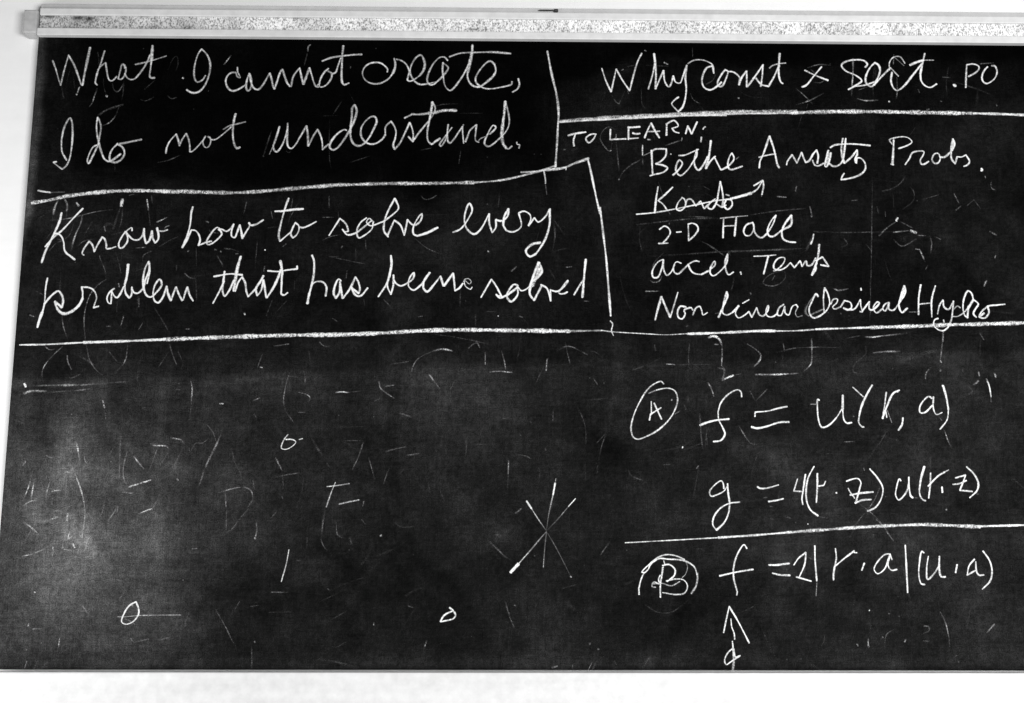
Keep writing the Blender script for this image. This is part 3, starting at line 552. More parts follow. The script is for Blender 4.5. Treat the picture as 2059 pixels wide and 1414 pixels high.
('chalk_line', 'chalk line between the two formula groups', '''
2.6 0.82 236.4,524.4 321,529.1 412.2,534.3
4.7 0.78 412.2,534.3 485.4,539.4 540.3,544
7.1 0.68 540.3,544 606.2,549.2
6.6 0.7 605.3,548.6 651.3,552.4 724.8,556.7 798.3,559.8
7.6 0.7 798.3,559.8 853.3,558.1 908.3,555.7
4.7 0.92 904.7,556.6 940.6,557.6 996.8,559.2
'''),
('chalk_word', 'chalk word reading Why', '''
3.8 0.79 202.5,1465.2 210.6,1438.1 220.7,1415.6
3.8 0.79 220.7,1415.6 231.4,1464
3.8 0.79 231.4,1464 243.8,1440.4 258.1,1418
3.8 0.79 258.1,1418 267.4,1455 275.7,1481.9 283.8,1498.1
4.8 0.84 308.7,1497.7 311.5,1459.5 310.2,1422.5
3.8 0.79 309.8,1476 304.5,1451.2 295.6,1422
4.0 0.82 310.2,1422.5 319,1443.1 327.2,1461.7
4.0 0.82 327.2,1461.7 329.6,1437 337.2,1426.8 343.3,1437.2 346.5,1450.6
4.0 0.82 346.5,1450.6 351.1,1437.2 359.8,1435.2 366,1449.7 374.4,1473.5
4.6 0.84 374.3,1472.4 370.8,1445.6 372.3,1425.1 368.7,1398.5 362.5,1382.1 354.6,1374.9
4.0 0.79 354.6,1374.9 342.3,1391.1 347.3,1398.3 356.2,1405.5
'''),
('chalk_word', 'chalk word reading const', '''
3.0 0.65 376.4,1476.6 388.3,1483.9 402.1,1485.5 415.7,1482.1 427.3,1473.9 428.8,1456.4
4.0 0.84 426.3,1473.9 428.8,1456.8
4.2 0.84 425.3,1471.9 415.4,1468.7 407.2,1454.2 404.4,1437.7 409.4,1425.4 421,1421.4 433.9,1428.7 443.9,1438
4.6 0.79 452.5,1464.9 444.4,1454.5 436.1,1437.9 436.8,1430.8 443.6,1428.8 455,1450.5 457.3,1460.8 452.5,1464.4
3.4 0.74 457.3,1460.8 468,1459.8 477.6,1452.7 481.3,1446.6
4.2 0.84 481.3,1447.6 478.9,1432.1
4.2 0.84 478.9,1432.1 485.3,1448.7 495.5,1462.1
4.2 0.84 495.5,1462.1 494.9,1442.6 494.4,1428.2
4.6 0.84 495.4,1428.2 510.7,1448.9 529.3,1475.9
4.8 0.79 528.3,1474.8 526.5,1451.1 522.8,1429.4
4.4 0.84 513.6,1446.8 523.9,1433.6 538.4,1429.6
5.1 0.79 538.4,1429.6 549.9,1449.2 561.6,1474.1
6.3 0.84 563.6,1500 560.5,1469.9
4.4 0.84 560.5,1469.9 560.8,1451.4 564.2,1439 568,1436
3.0 0.7 541.8,1468.7 547.9,1474 560.8,1478.2 575.6,1480
'''),
('chalk_symbol', 'chalk multiplication cross after const', '''
4.4 0.79 613.5,1464.9 633.2,1454.5 659.8,1443.7
4.2 0.84 648,1472.6 631.1,1452.4 614.2,1432.2 606,1429
'''),
('chalk_word', 'chalk word reading sect with a full stop', '''
4.2 0.84 736.7,1472.3 741.4,1478.7 735.3,1486.1 717.3,1488.1 696.9,1483.7 688.5,1476.2 696,1464.6 715.7,1455.2 728.2,1443.7 718.7,1435.2 700.1,1424.5
4.0 0.79 708.5,1430.9 734.8,1434.3 755.3,1441.8
4.5 0.84 756.3,1482.1 745.6,1470.3 736.6,1451.2 737,1438.5 746.7,1431.2 757.3,1442.9 766.6,1466.2 763.2,1477.9 756.3,1482.1
4.5 0.79 752.9,1434.4 767.8,1451.4 788,1471.7
3.4 0.7 788,1471.7 803.2,1453.9
4.7 0.84 790.6,1462.2 787.5,1443.1 791.7,1428.4 798.5,1423.2 811,1430.7 832.5,1456.2 853.2,1481.9
3.0 0.7 785.7,1466.4 786.7,1483.4 795.3,1494.1 808.5,1495.3 817.8,1481.5
2.6 0.47 798.3,1493.1 815.5,1476.2
5.1 0.88 859.5,1502.8 853.1,1479.7 847.8,1458.5
4.5 0.88 847.8,1458.5 848.9,1443.7 855.4,1434.2 866.3,1430.1 879.8,1437.6
5.6 0.88 827.7,1477.4 842.2,1483.9 856.6,1488.3
3.0 0.56 856.6,1488.3 876.8,1488.4
'''),
('chalk_mark', 'chalk full stop after sect', '''
5.1 0.93 914.3,1435.4 916.8,1436.2 918.2,1433.7 915.4,1433.7
'''),
('chalk_word', 'chalk letters reading PO at the far right', '''
4.0 0.82 944,1479.5 941,1455 938.8,1430.7
3.9 0.79 944,1479.5 957.2,1481.1 967.1,1477.5 968.8,1472.2 962.1,1463.7 945.3,1454
4.1 0.79 986.2,1475.6 978.5,1467 973.1,1453.2 974.9,1443.7 981.7,1439.5 995.3,1447 1002,1455.6 1004.8,1467.2 1001.4,1476.8 994.4,1477.8
'''),
('chalk_word', 'chalk capitals reading TO', '''
4.6 0.88 133.6,1322.9 147.6,1327.1 169,1330.4
4.0 0.88 148.4,1326.8 144.2,1312.2 145.3,1301.1
3.8 0.84 189.5,1326.3 180.4,1326.2 168.9,1317.5 174.5,1308.2 185.3,1317.7 188.7,1326.3
'''),
('chalk_word', 'chalk capitals reading LEARN with a colon', '''
4.2 0.88 218.4,1336.8 217.3,1315.3
4.2 0.88 217.3,1315.3 249.3,1317
4.2 0.88 254.6,1342.2 254.2,1315.6
4.4 0.88 254.6,1340.5 277.7,1342.4
4.0 0.84 262.7,1329.4 267.6,1327.4 277.4,1328.3
4.0 0.84 254.3,1317.3 274,1318.9
4.6 0.88 286.3,1319.3 292.4,1334.8 300,1350.3
4.6 0.88 300,1350.3 307.2,1334.9 315.9,1319.5
3.4 0.79 290.7,1332.2 317,1333.3
4.4 0.88 331.3,1348.9 330.3,1324.8
4.0 0.84 329.7,1348 346.3,1355.9 354.3,1344.7 341.8,1339.5
4.0 0.84 341.8,1339.5 346.6,1332.6 355.6,1329.8
4.6 0.88 368.8,1328.5 373.3,1344.9
4.6 0.88 373.3,1344.9 381.1,1328.6
4.6 0.88 381.1,1328.6 392.4,1353.7
4.2 0.84 403.6,1338.2 406.2,1342.2 408.7,1343.5
3.4 0.74 400.4,1321.9 398.8,1311.6
'''),
('chalk_word', 'chalk word reading Bethe', '''
4.0 0.79 299.8,1293.7 300.2,1268.1 301.4,1242.7
5.5 0.74 299.8,1292.9 301,1266.4
4.0 0.82 298.1,1288.6 306.4,1295.5 329.4,1296.5
4.0 0.82 329.4,1296.5 328.4,1283.7 319.1,1271.7 307.5,1265.6
4.0 0.82 307.5,1265.6 322.2,1262.4 331.1,1257.3 323.6,1248.8 301.4,1242.7
4.0 0.82 301.4,1242.7 295.6,1240.6
4.0 0.84 341.4,1242.1 351.4,1251.5 360.8,1266.9 355.2,1273.7 348.4,1261.7 348.1,1249.8 356.1,1241.4 369.5,1251.7 381.3,1268.7 389.9,1284.2 390.2,1296.1
4.0 0.79 353.8,1283 365.3,1283.6 380.2,1290.1 393.5,1296.1
4.2 0.84 390.2,1296.1 384.7,1273.9 386,1260.3 392.4,1252.7 402.5,1263.8 411.2,1280.9
6.0 0.82 419,1314.3 414.5,1284.3 407.6,1256.2
4.4 0.84 407.6,1257 417.5,1272.4 426.8,1281.9
2.8 0.79 282,1303.8 281.6,1283.3
2.0 0.47 282.4,1281.6 296.5,1288.6
4.0 0.84 425.3,1280 428.5,1273 432.7,1263.7 437.5,1254.1
4.0 0.84 437.5,1254.1 444.3,1256.8 450,1260.3 459.2,1268.6 463.7,1275.6 463.6,1282.6 460.1,1289
4.0 0.84 460.1,1289 455.7,1282 452.3,1271.4 451.5,1262.1 453.8,1256.3 458.8,1254.6 467.3,1257 480.4,1261.7
3.0 0.37 467.9,1276.2 473.7,1280.9
'''),
('chalk_word', 'chalk word reading Ansatz', '''
4.4 0.84 514.2,1258.5 516,1271.9 522.6,1286 536.8,1324.9
4.4 0.84 536.8,1324.9 543.5,1303 548.1,1280.5 550.3,1266.5 554.1,1258.8
3.6 0.79 514.2,1280.6 532,1285.3 548.4,1287.9
3.8 0.82 568.9,1265.2 570.8,1272.3 580.8,1286.4
3.8 0.82 580.8,1286.4 585.9,1276.6 589.6,1268.9
3.8 0.82 589.6,1268.9 600,1291.5
3.8 0.82 600,1291.5 603.6,1279.5 607.3,1270.4
4.6 0.84 607.3,1270.4 614.2,1274 622.9,1288.1 630.1,1296.6
4.6 0.84 630.1,1296.6 632.9,1284 630.2,1268.5
4.0 0.82 621,1275.5 624.7,1265.6 631.3,1263.2 643.8,1269.3
4.6 0.79 653.8,1296.1 648.2,1277.1 645.5,1263 648.9,1262.3 656.5,1281.3 658.3,1291.2
6.0 0.65 654.9,1289.8 648.4,1265.8
4.4 0.82 653.9,1268.7 661.1,1263.1 670.6,1263.9 680.5,1273.1 685.6,1294.2 689.6,1321.1
5.4 0.79 684.1,1321.1 680.2,1301.3 681.1,1284.3 684.4,1269.6
4.0 0.84 658.1,1301.8 665.8,1306.8 686.3,1309.5 712.1,1309.3 738.5,1306.6
4.4 0.84 685.1,1269.6 700,1283.1 711.5,1297.3
4.4 0.84 711.5,1297.3 711.1,1287.4 706.5,1277.5 708.8,1269.8 710.7,1280.3 717.5,1280.4 725.2,1272 726.6,1259.4 720,1249.5 706.1,1241.7 689.7,1237.4 676.7,1235.2
3.8 0.79 676.7,1235.2 679.1,1242.2 683.2,1248.5
'''),
('chalk_word', 'chalk word reading Probs with a full stop', '''
5.2 0.84 786.3,1318.9 784.3,1297.5 780.8,1267.2
4.0 0.74 777.9,1268.5 783.3,1267.3
3.4 0.79 782.6,1310.1 777.6,1318.9 786.3,1322.7 805.9,1325.7 816.7,1323 822.9,1314.8 814.7,1308.4 794.8,1300.7
3.6 0.79 806.3,1267.4 815.5,1280.1 822.2,1292.1 835.8,1296 845.5,1294.8 843.8,1287.8 837.1,1276.5 839.1,1268.9 843.9,1268.3 854,1274.7
3.8 0.79 873.2,1291.8 867.1,1290.5 860.9,1279.1 864.7,1271 872,1271.1 877.3,1279.3 875.5,1289.3 873.2,1291.8
4.4 0.84 877,1283.7 886.1,1283.7 895,1290.7 904.2,1300.9 908.5,1312.3 905.5,1321.7
4.4 0.84 905.5,1321.7 901.5,1307.2 900,1292 900.4,1279.4 907.1,1270.1
5.0 0.74 905.8,1317.3 903.6,1302.1
4.0 0.84 907.1,1270.7 911.6,1284.6
4.0 0.84 911.6,1284.6 920.1,1284 929.5,1288.5
4.0 0.84 929.5,1288.5 935.9,1274.7 931.2,1267.7 923.7,1264.5
5.0 0.93 958.6,1260.4 960.2,1256.6 957.7,1256
'''),
('chalk_word', 'struck out chalk word reading Kondo', '''
4.3 0.88 311.5,1218.1 307.3,1194.5 303.9,1164.6
3.9 0.84 340.5,1217.5 324.2,1201.4 310.9,1189.7
3.9 0.84 310.9,1189.7 320.1,1183 328.3,1170.5
3.4 0.79 359.7,1196.8 350.1,1185.1 347,1172.6 355.3,1169.8 364.9,1179.4 363.3,1192.9 357.8,1196.8
3.6 0.77 364.9,1179.4 368.9,1192 376.4,1193 385.4,1179.6
3.6 0.77 385.4,1179.6 395,1189.3
3.6 0.77 395,1189.3 402.1,1173.9
4.0 0.81 402.1,1173.9 413.6,1185.6 425.1,1194.3 415.5,1187.5 409.6,1175.9 417,1173.1 426.8,1187.6 431,1206.9 435.4,1230.2
4.1 0.84 435.4,1229.3 438.6,1210.9 440,1193.5 437.7,1178
3.6 0.79 426.6,1183.7 437.7,1177 445.3,1181.9
3.8 0.84 445.6,1191.6 441.5,1180 447.8,1172.7 457.4,1181 455.9,1191.6 445.6,1193.5
4.0 0.74 445.9,1202.8 452.4,1200.9
'''),
('chalk_arrow', 'chalk arrow striking through Kondo', '''
3.4 0.81 267.5,1161.5 304.9,1165.6 370.5,1178.5 426.8,1190.5 455,1194
6.4 0.84 455,1194.5 473.9,1199.5 496.6,1206.4
4.0 0.84 496.6,1206.4 508.1,1214.3 519,1230.8
3.6 0.84 501.8,1221.4 520,1232.8
3.6 0.84 520,1232.8 521.5,1223.1 517.5,1203.7
'''),
('chalk_word', 'chalk writing reading 2-D', '''
3.7 0.81 312.6,1131.1 322,1137.9 329.4,1135 333.9,1125.5 328.1,1114 318.6,1103.5
4.5 0.85 310.2,1102.5 328.8,1103.5
3.9 0.85 346,1125.6 355.3,1126.6
3.9 0.81 369.6,1143 369.7,1108.6
3.7 0.81 369.6,1142 377.1,1144 386.3,1140.2 388.9,1131.6 382.1,1120.1 369.7,1108.6
'''),
('chalk_word', 'chalk word reading Hall with a comma', '''
3.7 0.81 439.8,1153 437.4,1114.7
4.3 0.85 465.1,1156.1 460.6,1118.7
3.0 0.72 438.4,1138.6 460.8,1139.7
3.0 0.63 433.3,1154.5 459.5,1157.4 487.6,1160.1
4.1 0.81 496.5,1145.7 485.1,1141.8 478.7,1128.4 482.6,1119.8 491.9,1120.8 499.9,1138.1 496.5,1146.7
4.1 0.83 498.3,1143.8 501.4,1124.7 512.2,1115.2 521.7,1121 537.5,1144.1 543.7,1161.4
4.1 0.83 543.7,1161.4 533.9,1149.8 525.7,1128.7 529.1,1119.1 536.5,1118.2 553.8,1130.8
4.7 0.83 553.8,1130.8 572.9,1142.4 574.5,1161.6
4.7 0.83 574.5,1161.6 559.8,1142.3 553.6,1126.9
4.1 0.83 553.6,1126.9 555.9,1113.6 565.9,1107.9 580.8,1106.5
'''),
('chalk_mark', 'chalk comma after Hall', '''
3.9 0.68 616.9,1123.5 614.5,1112 610.4,1103.4
'''),
('chalk_word', 'chalk word reading accel with a full stop', '''
3.7 0.81 319.1,1070.5 308.6,1065.6 296.8,1046.2 298.5,1034.6 307,1034.6 314.9,1050.1 319.1,1069.6
3.7 0.81 319.1,1069.6 318.8,1052.1 325.1,1038.6 334.7,1046.4 340.7,1060
3.7 0.79 354.1,1063 344.6,1065.8 338.7,1056.1 340.4,1044.5 347,1041.6 357.6,1050.4 371.2,1063.1 382.7,1068 389.3,1066.5
4.3 0.83 367.3,1061.1 372.7,1048.5 379.2,1042.8 393.4,1040.5
5.1 0.85 393.4,1040.9 406.8,1047.8
3.7 0.81 406.8,1047.8 420.5,1060.5 419.7,1067.3 411.8,1055.6 410.5,1043 416.1,1038.2 431.5,1048.9 443.4,1064.5 445.8,1082
3.7 0.81 445.8,1082 440.6,1068.4 441.1,1050.9 446.5,1040.3 456.1,1046.1
3.9 0.81 469.8,1046.2 471.2,1041.4
'''),
('chalk_word', 'chalk word reading Temp', '''
2.9 0.77 497.1,1078 516.1,1078.6 541,1081
4.3 0.83 525.7,1078.6 520.2,1059.1 515.3,1042.6
3.7 0.81 535,1048.5 541.8,1051.5 555.6,1065.2 557.9,1074.9 546.5,1074.8 536.5,1063.1 536.2,1053.4 545.6,1050.5 557.1,1054.5 568.9,1065.3
3.9 0.81 568.9,1065.3 576.2,1055.6
3.9 0.81 576.2,1055.6 588.1,1069.3
3.9 0.81 588.1,1069.3 591.5,1057.6
3.9 0.81 591.5,1057.6 599.6,1069.3 602,1059.6 610.7,1061.6 618.9,1075.3
4.3 0.77 627.3,1102.7 623.8,1079.2 618.2,1059.7
4.3 0.81 620.4,1065.6 609.8,1040.3
4.3 0.81 609.8,1040.3 617.9,1051.9 618.2,1059.7
3.9 0.83 618.6,1069.4 632.3,1077.3
3.9 0.83 632.3,1077.3 643.9,1058.3
3.9 0.83 643.9,1058.3 627.8,1061.3
'''),
('chalk_word', 'chalk word reading Non', '''
4.9 0.85 300.8,950.1 305.8,969.2 313.9,996.1
4.8 0.85 313.9,996.1 321.9,975.1 330.4,955
3.3 0.79 330.4,955 338,979 346.2,1004.9
3.9 0.83 361.5,975.3 350.3,977.1 344.3,963.7 346.9,954.2 353.5,952.3 359.3,961.9 357.6,969.5 365.3,973.4 370.9,974.4 374.6,969.6
3.7 0.81 374.4,960 380.4,973.5 388,977.3 391.6,969.7 394.2,960.1 402.8,965
'''),
('chalk_word', 'chalk word reading linear', '''
4.5 0.85 424.2,955.5 435.2,979.5 443.4,998.8 441.7,1006.5
4.5 0.85 441.7,1006.5 435.3,983.3 432.9,964.2 440.3,960.4 449.9,964.3 464.5,978.7
3.8 0.83 464.5,979.7 457.4,964.3 462.8,954.8 474.3,959.6 483.9,967.3
3.8 0.83 483.9,967.3 489.2,955.9
3.8 0.83 489.2,955.9 499.3,975.1
3.8 0.83 499.3,975.1 504.5,960.7 512,958.9 521.9,972.3 522.2,980 517,968.5 519.5,958.9 528.9,957 538.5,962.8
3.5 0.81 472.2,983.6 484.7,990.9
3.7 0.81 552.5,982.1 542.7,974.3 539.4,960.9 546,960 554.2,978.2
3.7 0.81 554.2,978.2 554.7,964.8 561.1,961 569.4,978.3 577,981.2 579.7,976.5
2.5 0.5 579.7,976.5 574.5,964.9 578,957.3 587.5,960.2
'''),
('chalk_word', 'chalk word reading Classical', '''
3.8 0.83 620.6,997.8 617,1003.7 607.5,986.9 601.5,973.1 603.6,961.3 610.1,955.5 631.9,966.4 642.3,983.2 639.4,1004.9 634,1015.7
3.8 0.83 634,1015.7 630.8,994.9 630.9,966.4
4.4 0.36 616,1002.8 601.6,984.9 595.2,969.2 598.7,960.3 614.4,966.3 628.2,972.3
3.1 0.68 644.2,982.2 650.5,993.1 658.3,993.1 656,985.2 647.9,977.3 651.6,973.4 663.4,977.4
4.3 0.81 663.4,977.4 671.7,990.2
4.3 0.81 671.7,990.2 683.2,986.4 684.6,975.5 676.7,971.6
4.3 0.81 676.7,971.6 669.1,975.5
3.9 0.83 676.7,971.6 690.4,973.6 702.9,992.4
3.9 0.83 702.9,992.4 703.3,979.6 705.6,967.8 700.8,968.7
3.9 0.9 705,1015.1 705.4,1010.8
3.9 0.83 705.7,969.8 720.2,988.5
3.9 0.83 720.2,988.5 719.5,973.8 725.2,971.8 739.5,985.7 735.7,987.6 727.4,975.8 732.7,966 744.7,973.9
3.9 0.83 759,986.8 751.1,983.8 745.7,973.9 750.4,970 759,985.8
3.9 0.83 759,985.8 758.3,974 765.9,971.1 780.5,987.9
4.3 0.85 780.5,987.9 792.3,1007.7 791.1,1020.6
4.3 0.85 791.1,1020.6 783.1,999.7 778.1,980 783.2,967.2 794.4,976.1
4.4 0.81 789.6,1011.6 784.8,995.8
'''),
('chalk_word', 'chalk word reading Hydro', '''
3.9 0.85 823.4,1022.7 817.9,996 815.6,962.9
3.9 0.85 852.1,1020.9 843,992.2 841.4,958.7
2.9 0.77 816.2,983.7 838.7,986.2
3.7 0.83 853,964.6 858,982.4 865.4,992.3
3.7 0.83 865.4,992.3 866.5,978.5 874.9,973.6 885.7,990.4
3.8 0.79 885.7,990.4 882.4,968.7 878.4,951 868.6,935.3 860.6,931.4 851.1,934.2 843.9,943 846.4,952.8 853.4,955.8
3.9 0.63 863.9,952.9 864.6,948
2.9 0.54 883.6,972.7 892.9,980.6 898.5,976.7
3.3 0.59 881.8,959.9 891.6,959.9 907.8,970.8 924.8,992.6
4.1 0.85 924.9,993.6 921.8,1006.5 915.3,1010.8 907.7,998.5 903.6,980.7 905.4,963 910.8,957.1
4.1 0.85 910.8,957.1 914.3,980.7
5.9 0.81 914,976.8 924.9,993.6
3.8 0.83 924.9,993.6 934,984.8 927.5,974.9 923,965 928.4,958.2
4.1 0.83 953.3,980.9 940.9,971 934.3,959.2 945.8,957.3 954.4,969.1 953.2,980 970.9,983 986.6,984.7
4.9 0.77 934.3,959.2 944.5,967.1
'''),
('chalk_symbol', 'chalk letter A inside a tall ring', '''
3.6 0.74 315,824.8 309.9,829.7 299.5,826.5 285.5,816.1 271.5,796.1 259,771.2 251.8,748.9 250.8,735.2 254.9,722.4 263.3,718.6 278.8,723.4 301.2,735.4 322.2,754.3 334.6,773.2 341,793.9 337.1,810.2 326.9,816.2 314.8,816.2 301,813
3.1 0.41 301,813 285.4,806.6
2.7 0.73 290.3,791.1 290.2,769.6
3.6 0.92 295.7,787.6 309.4,756.8
3.1 0.85 286.2,755 288.4,766.1
3.1 0.85 288.4,766.1 308.9,779.1
'''),
('chalk_symbol', 'chalk letter f beside the ringed A', '''
3.6 0.79 464.3,800.4 463.7,809.9 457.8,814.2 440.3,806.4 424.3,789 418.3,771.8
3.7 0.89 418.3,771.8 419.1,756.4 426.4,741 430.3,729.1 422.3,717.1 407.7,714.5
4.8 0.92 382.8,745.6 395.8,750.8 414.8,755.5 438.9,757.8
'''),
('chalk_symbol', 'chalk equals sign in the ringed A line', '''
3.6 0.89 488.9,762.7 489.5,771.3
3.6 0.89 489.5,771.3 515,773.6 532.4,778.3 551.5,782.4
4.2 0.89 481.3,742.9 491.5,740.4 510.5,743.9 534.9,751.7 553.8,752.6
'''),
('chalk_symbol', 'chalk letter u in the ringed A line', '''
2.7 0.58 596.9,787 606.7,787
3.6 0.87 613.9,794.5 611,796.4 609.7,778.8 611.2,755.4 616.5,742.8 627.3,744.8 645.6,761.4 657.2,779
5.0 0.83 659.8,804.5 658,775.1
3.6 0.87 658,775.1 660.1,756.6 665.7,750.8 674.5,752.1
'''),
('chalk_formula', 'chalk letters Y and k in the ringed A line', '''
2.9 0.77 679.8,820.3 699.5,801.7
4.6 0.81 717.7,824.4 706.6,806.6 695.7,785 689.8,765.5 688.2,751.8 693.7,744.1 697.5,743.7
4.2 0.83 744.1,810.7 739.8,785.2 734.5,759.8
4.2 0.87 734.5,759.8 744.7,785.2 757.7,808.8 769.9,814.8
2.9 0.72 769.9,814.8 765.7,810.8
3.4 0.82 741.1,773.5 742.5,761.8
2.1 0.39 744.2,775.4 751.7,752.1
'''),
('chalk_symbol', 'chalk comma in the ringed A line', '''
4.0 0.92 773.8,761.9 771.1,748.2 763.6,737.5
'''),
('chalk_formula', 'chalk letter a and closing bracket in the ringed A line', '''
3.7 0.89 831.9,799.3 826.2,802.8 815.9,795.3 807.2,781.6 807.7,771.8 816.5,771.8 832,785.6
3.8 0.83 835,802.3 833.6,779.7 838.8,768 849.8,772
4.6 0.85 855,824 859.6,803.4 862.5,777.9
3.3 0.78 862.5,777.9 858.8,758.3 843.9,739.8
'''),
('chalk_symbol', 'chalk letter g at the start of its formula', '''
3.4 0.82 425.2,625.7 424,636.5 420.2,640.3 410.7,634.9 397.7,619.4 400.7,611.7 413.2,614.8 425.9,621.8 431.6,630.3
3.9 0.89 432.5,635 432.9,619.5 435.3,598 432.5,579.6 424.2,562.7 409,548.2
3.6 0.82 409,548.2 402.3,558.1 405.1,573.4 417.2,588.7 434.6,598 454.9,600.7
'''),
('chalk_symbol', 'chalk equals sign after the letter g', '''
3.4 0.82 488.9,629.7 493.2,626.7 505.7,626.7 529.4,633
4.0 0.87 509.2,601.8 522.1,603.6 537.8,607.1
'''),
('chalk_formula', 'chalk formula reading 4(r.z)u(r.z)', '''
3.2 0.85 566.1,644.4 557.9,621.5
3.2 0.85 557.9,621.5 575.8,620.7
3.6 0.85 581.4,653.2 575.9,623.1 572.9,606.1 574.3,596.1
3.8 0.89 598.5,668.1 586.3,646.3 581.4,623.1 582.1,601.5 588.4,586.2 602,575.5
3.8 0.89 604.2,654.9 603.2,632.4 600,600
3.4 0.85 604.4,630.9 615.4,632.5
3.4 0.85 615.4,632.5 619.2,640.2
3.8 0.87 638.8,619.4 639.2,617.9
3.8 0.89 659,640.3 670.1,644.2 681.2,645.4 686.3,638.9 683.4,626.5 674.2,598.7
2.8 0.82 661.5,627.2 665.8,618.7 673.1,608.7
4.2 0.92 664.8,614.4 684.5,618 708.9,620.4
3.8 0.87 673.4,599.5 687,604.9 704.3,606.2
3.8 0.87 704.4,663.8 717.4,648.3 727.4,629.7 726.8,617.4 721.3,603.5 711.3,591.1 696.1,584.2
3.6 0.85 763.3,641.4 760.4,645 754,628.3 751.7,614.3 756.6,605.4 763.9,609.8 774.1,623.7 778,637.6
4.2 0.89 778.6,648.5 778.2,626.8 780.5,612.9 784.3,609.8
4.7 0.89 809.7,668.8 802.1,647 797.4,625.3
3.6 0.87 797.4,625.3 797.9,614.5 802.9,606 808.2,604.2
3.8 0.87 820.8,656.4 818.7,634.7 814.3,609.1
4.0 0.82 814.6,631.5 823.8,640.9 837,652.5 848.4,658.8
2.9 0.58 848.4,658.8 855.8,662.7
4.6 0.97 840.7,630.1 841,620
3.8 0.87 867.4,647.2 887.4,652.7
3.8 0.87 887.4,652.7 881.8,639.5 874.5,624
3.8 0.87 874.5,624 897.9,621.8
3.6 0.82 861.9,635.1 873.8,636.4 888.3,642.6
4.2 0.87 890.3,668.3 904.7,652.8 910.7,636.5 907.5,624.1 892.5,610.2
'''),
('chalk_symbol', 'chalk letter B inside an open ring', '''
3.4 0.78 261.2,429.8 261,440.3 266.2,459.7 271.8,470.3
3.4 0.82 271.8,470.3 266.4,470.3 272.8,477.4 283.9,487.2 298.6,497.9 313.2,502.7 331.3,500.6 347.5,493.6
3.4 0.82 272.7,469.5 280.1,477.4 282,482.8 298.5,495.2 316.7,494.4 342,492.7 356.4,487.4 366.2,479.4 370.4,465.2
4.7 0.53 371.4,468.8 370.2,454.6 367.2,444.1 358.7,431.7
2.1 0.44 348.4,491.8 352.7,481.1 348.7,467 342.2,460.8
3.2 0.82 308.5,491.7 310.6,482.8
3.3 0.73 307.3,481 301.2,447.4 300.8,424.6
4.7 0.82 306.4,479.3 303.3,458
3.6 0.89 305.6,482.8 318.3,484.6 329,475.8 327.8,465.2 314,453.6
3.0 0.73 312.2,454.5 330.4,458.1 344.9,456.4 351.8,445.8 346.1,432.6 329.8,429.9 304.6,433.4
3.3 0.68 301.6,465.1 297.8,458 299.5,449.2 288.7,452.7 285.8,443.9 292.1,443
2.8 0.58 288.6,449.2 304.9,450.1 321.1,445.7 337.6,453.7
'''),
('chalk_symbol', 'chalk letter f beside the ringed B', '''
3.6 0.82 465.4,514.3 460.1,521.4 451.6,511.6 442.9,493.8 438.7,476
3.4 0.73 438.7,476 439.1,458.3 444.7,435.4
2.8 0.58 444.7,435.4 443.6,428.4
3.6 0.89 412.4,463.9 443.1,470.7 476,476.1
'''),
('chalk_symbol', 'chalk equals sign in the ringed B line', '''
3.9 0.82 505.3,484.1 519.8,484.2 544.5,487.2
4.1 0.82 512,469.1 526.4,465.9 544.6,465.3
'''),
('chalk_formula', 'chalk formula reading 2|r.a|(u.a)', '''
3.5 0.87 552.6,484.2 562.2,496.7 576.3,507.4
3.5 0.87 576.3,507.4 573.6,487 562.6,463
3.6 0.87 556.3,462.5 584.1,454.7
3.6 0.89 593.8,520 593,492.3 594.6,455.1
2.4 0.44 594.5,451.6 592,427.8
3.9 0.87 632.2,514.7 633.2,497.8 627.5,472.9 625.9,456.9
4.1 0.87 629.7,481.8 648.7,496.9 667.5,510.3
2.8 0.68 667.6,511.2 665.6,508.5 672.8,506.8
3.4 0.85 685.6,488.1 680,474.8
3.4 0.85 734.8,505.1 725.7,504.2 712.3,492.6 703.2,476.6 709.2,468.6 722.4,476.6 734.8,505.1
3.4 0.85 734.8,505.1 737.9,494.4
3.8 0.87 734.6,501.6 730,483.8 735.9,474.9 746.1,476.7
3.9 0.92 764.4,521.3 764.3,476.7 764.1,434.2
3.7 0.87 799.3,507.1 795.4,509.7 789.5,487.4 787.3,464.4 791,450.2 797.3,449
3.5 0.85 807.1,500.8 802.7,478.6 803.3,458.2 816.7,469.7 826.7,484
4.1 0.89 828.1,500.9 826.3,476.9 829.1,463.6 837.3,463
3.9 0.87 860.6,485.8 856.9,470.7
3.6 0.85 894.2,495.7 883.4,484.1 878.2,466.3
3.6 0.85 878.2,466.3 894.6,475.2
3.7 0.89 896.1,491.2 896.3,473.5 900.4,466.4 909.6,466.9
3.7 0.87 911.1,510.9 922.3,493.1 925.6,473.5 920.7,455.8 905.1,440.7
'''),
('chalk_arrow', 'chalk arrow head pointing up near the bottom edge', '''
3.0 0.92 417.1,361 422.4,383.3 428.8,407.9
3.6 0.97 428.9,408.5 444.8,381 464.2,342.3
2.8 0.78 431.4,386.1 432.7,370.7 436.5,360.5 437.3,349.1
2.8 0.78 432.9,345.6 433.9,333.1
'''),
('chalk_symbol', 'chalk figure like a 4 below the arrow head', '''
3.1 0.89 433.9,333.1 424.3,325.2 417.4,310.5 420.7,303.7 429.7,309.3 446.4,319.6
3.7 0.78 435.1,332 436,322.9 438.1,317.3 446.4,320.1
5.1 0.68 433.9,332 434.4,311.6 432.1,292.4
'''),
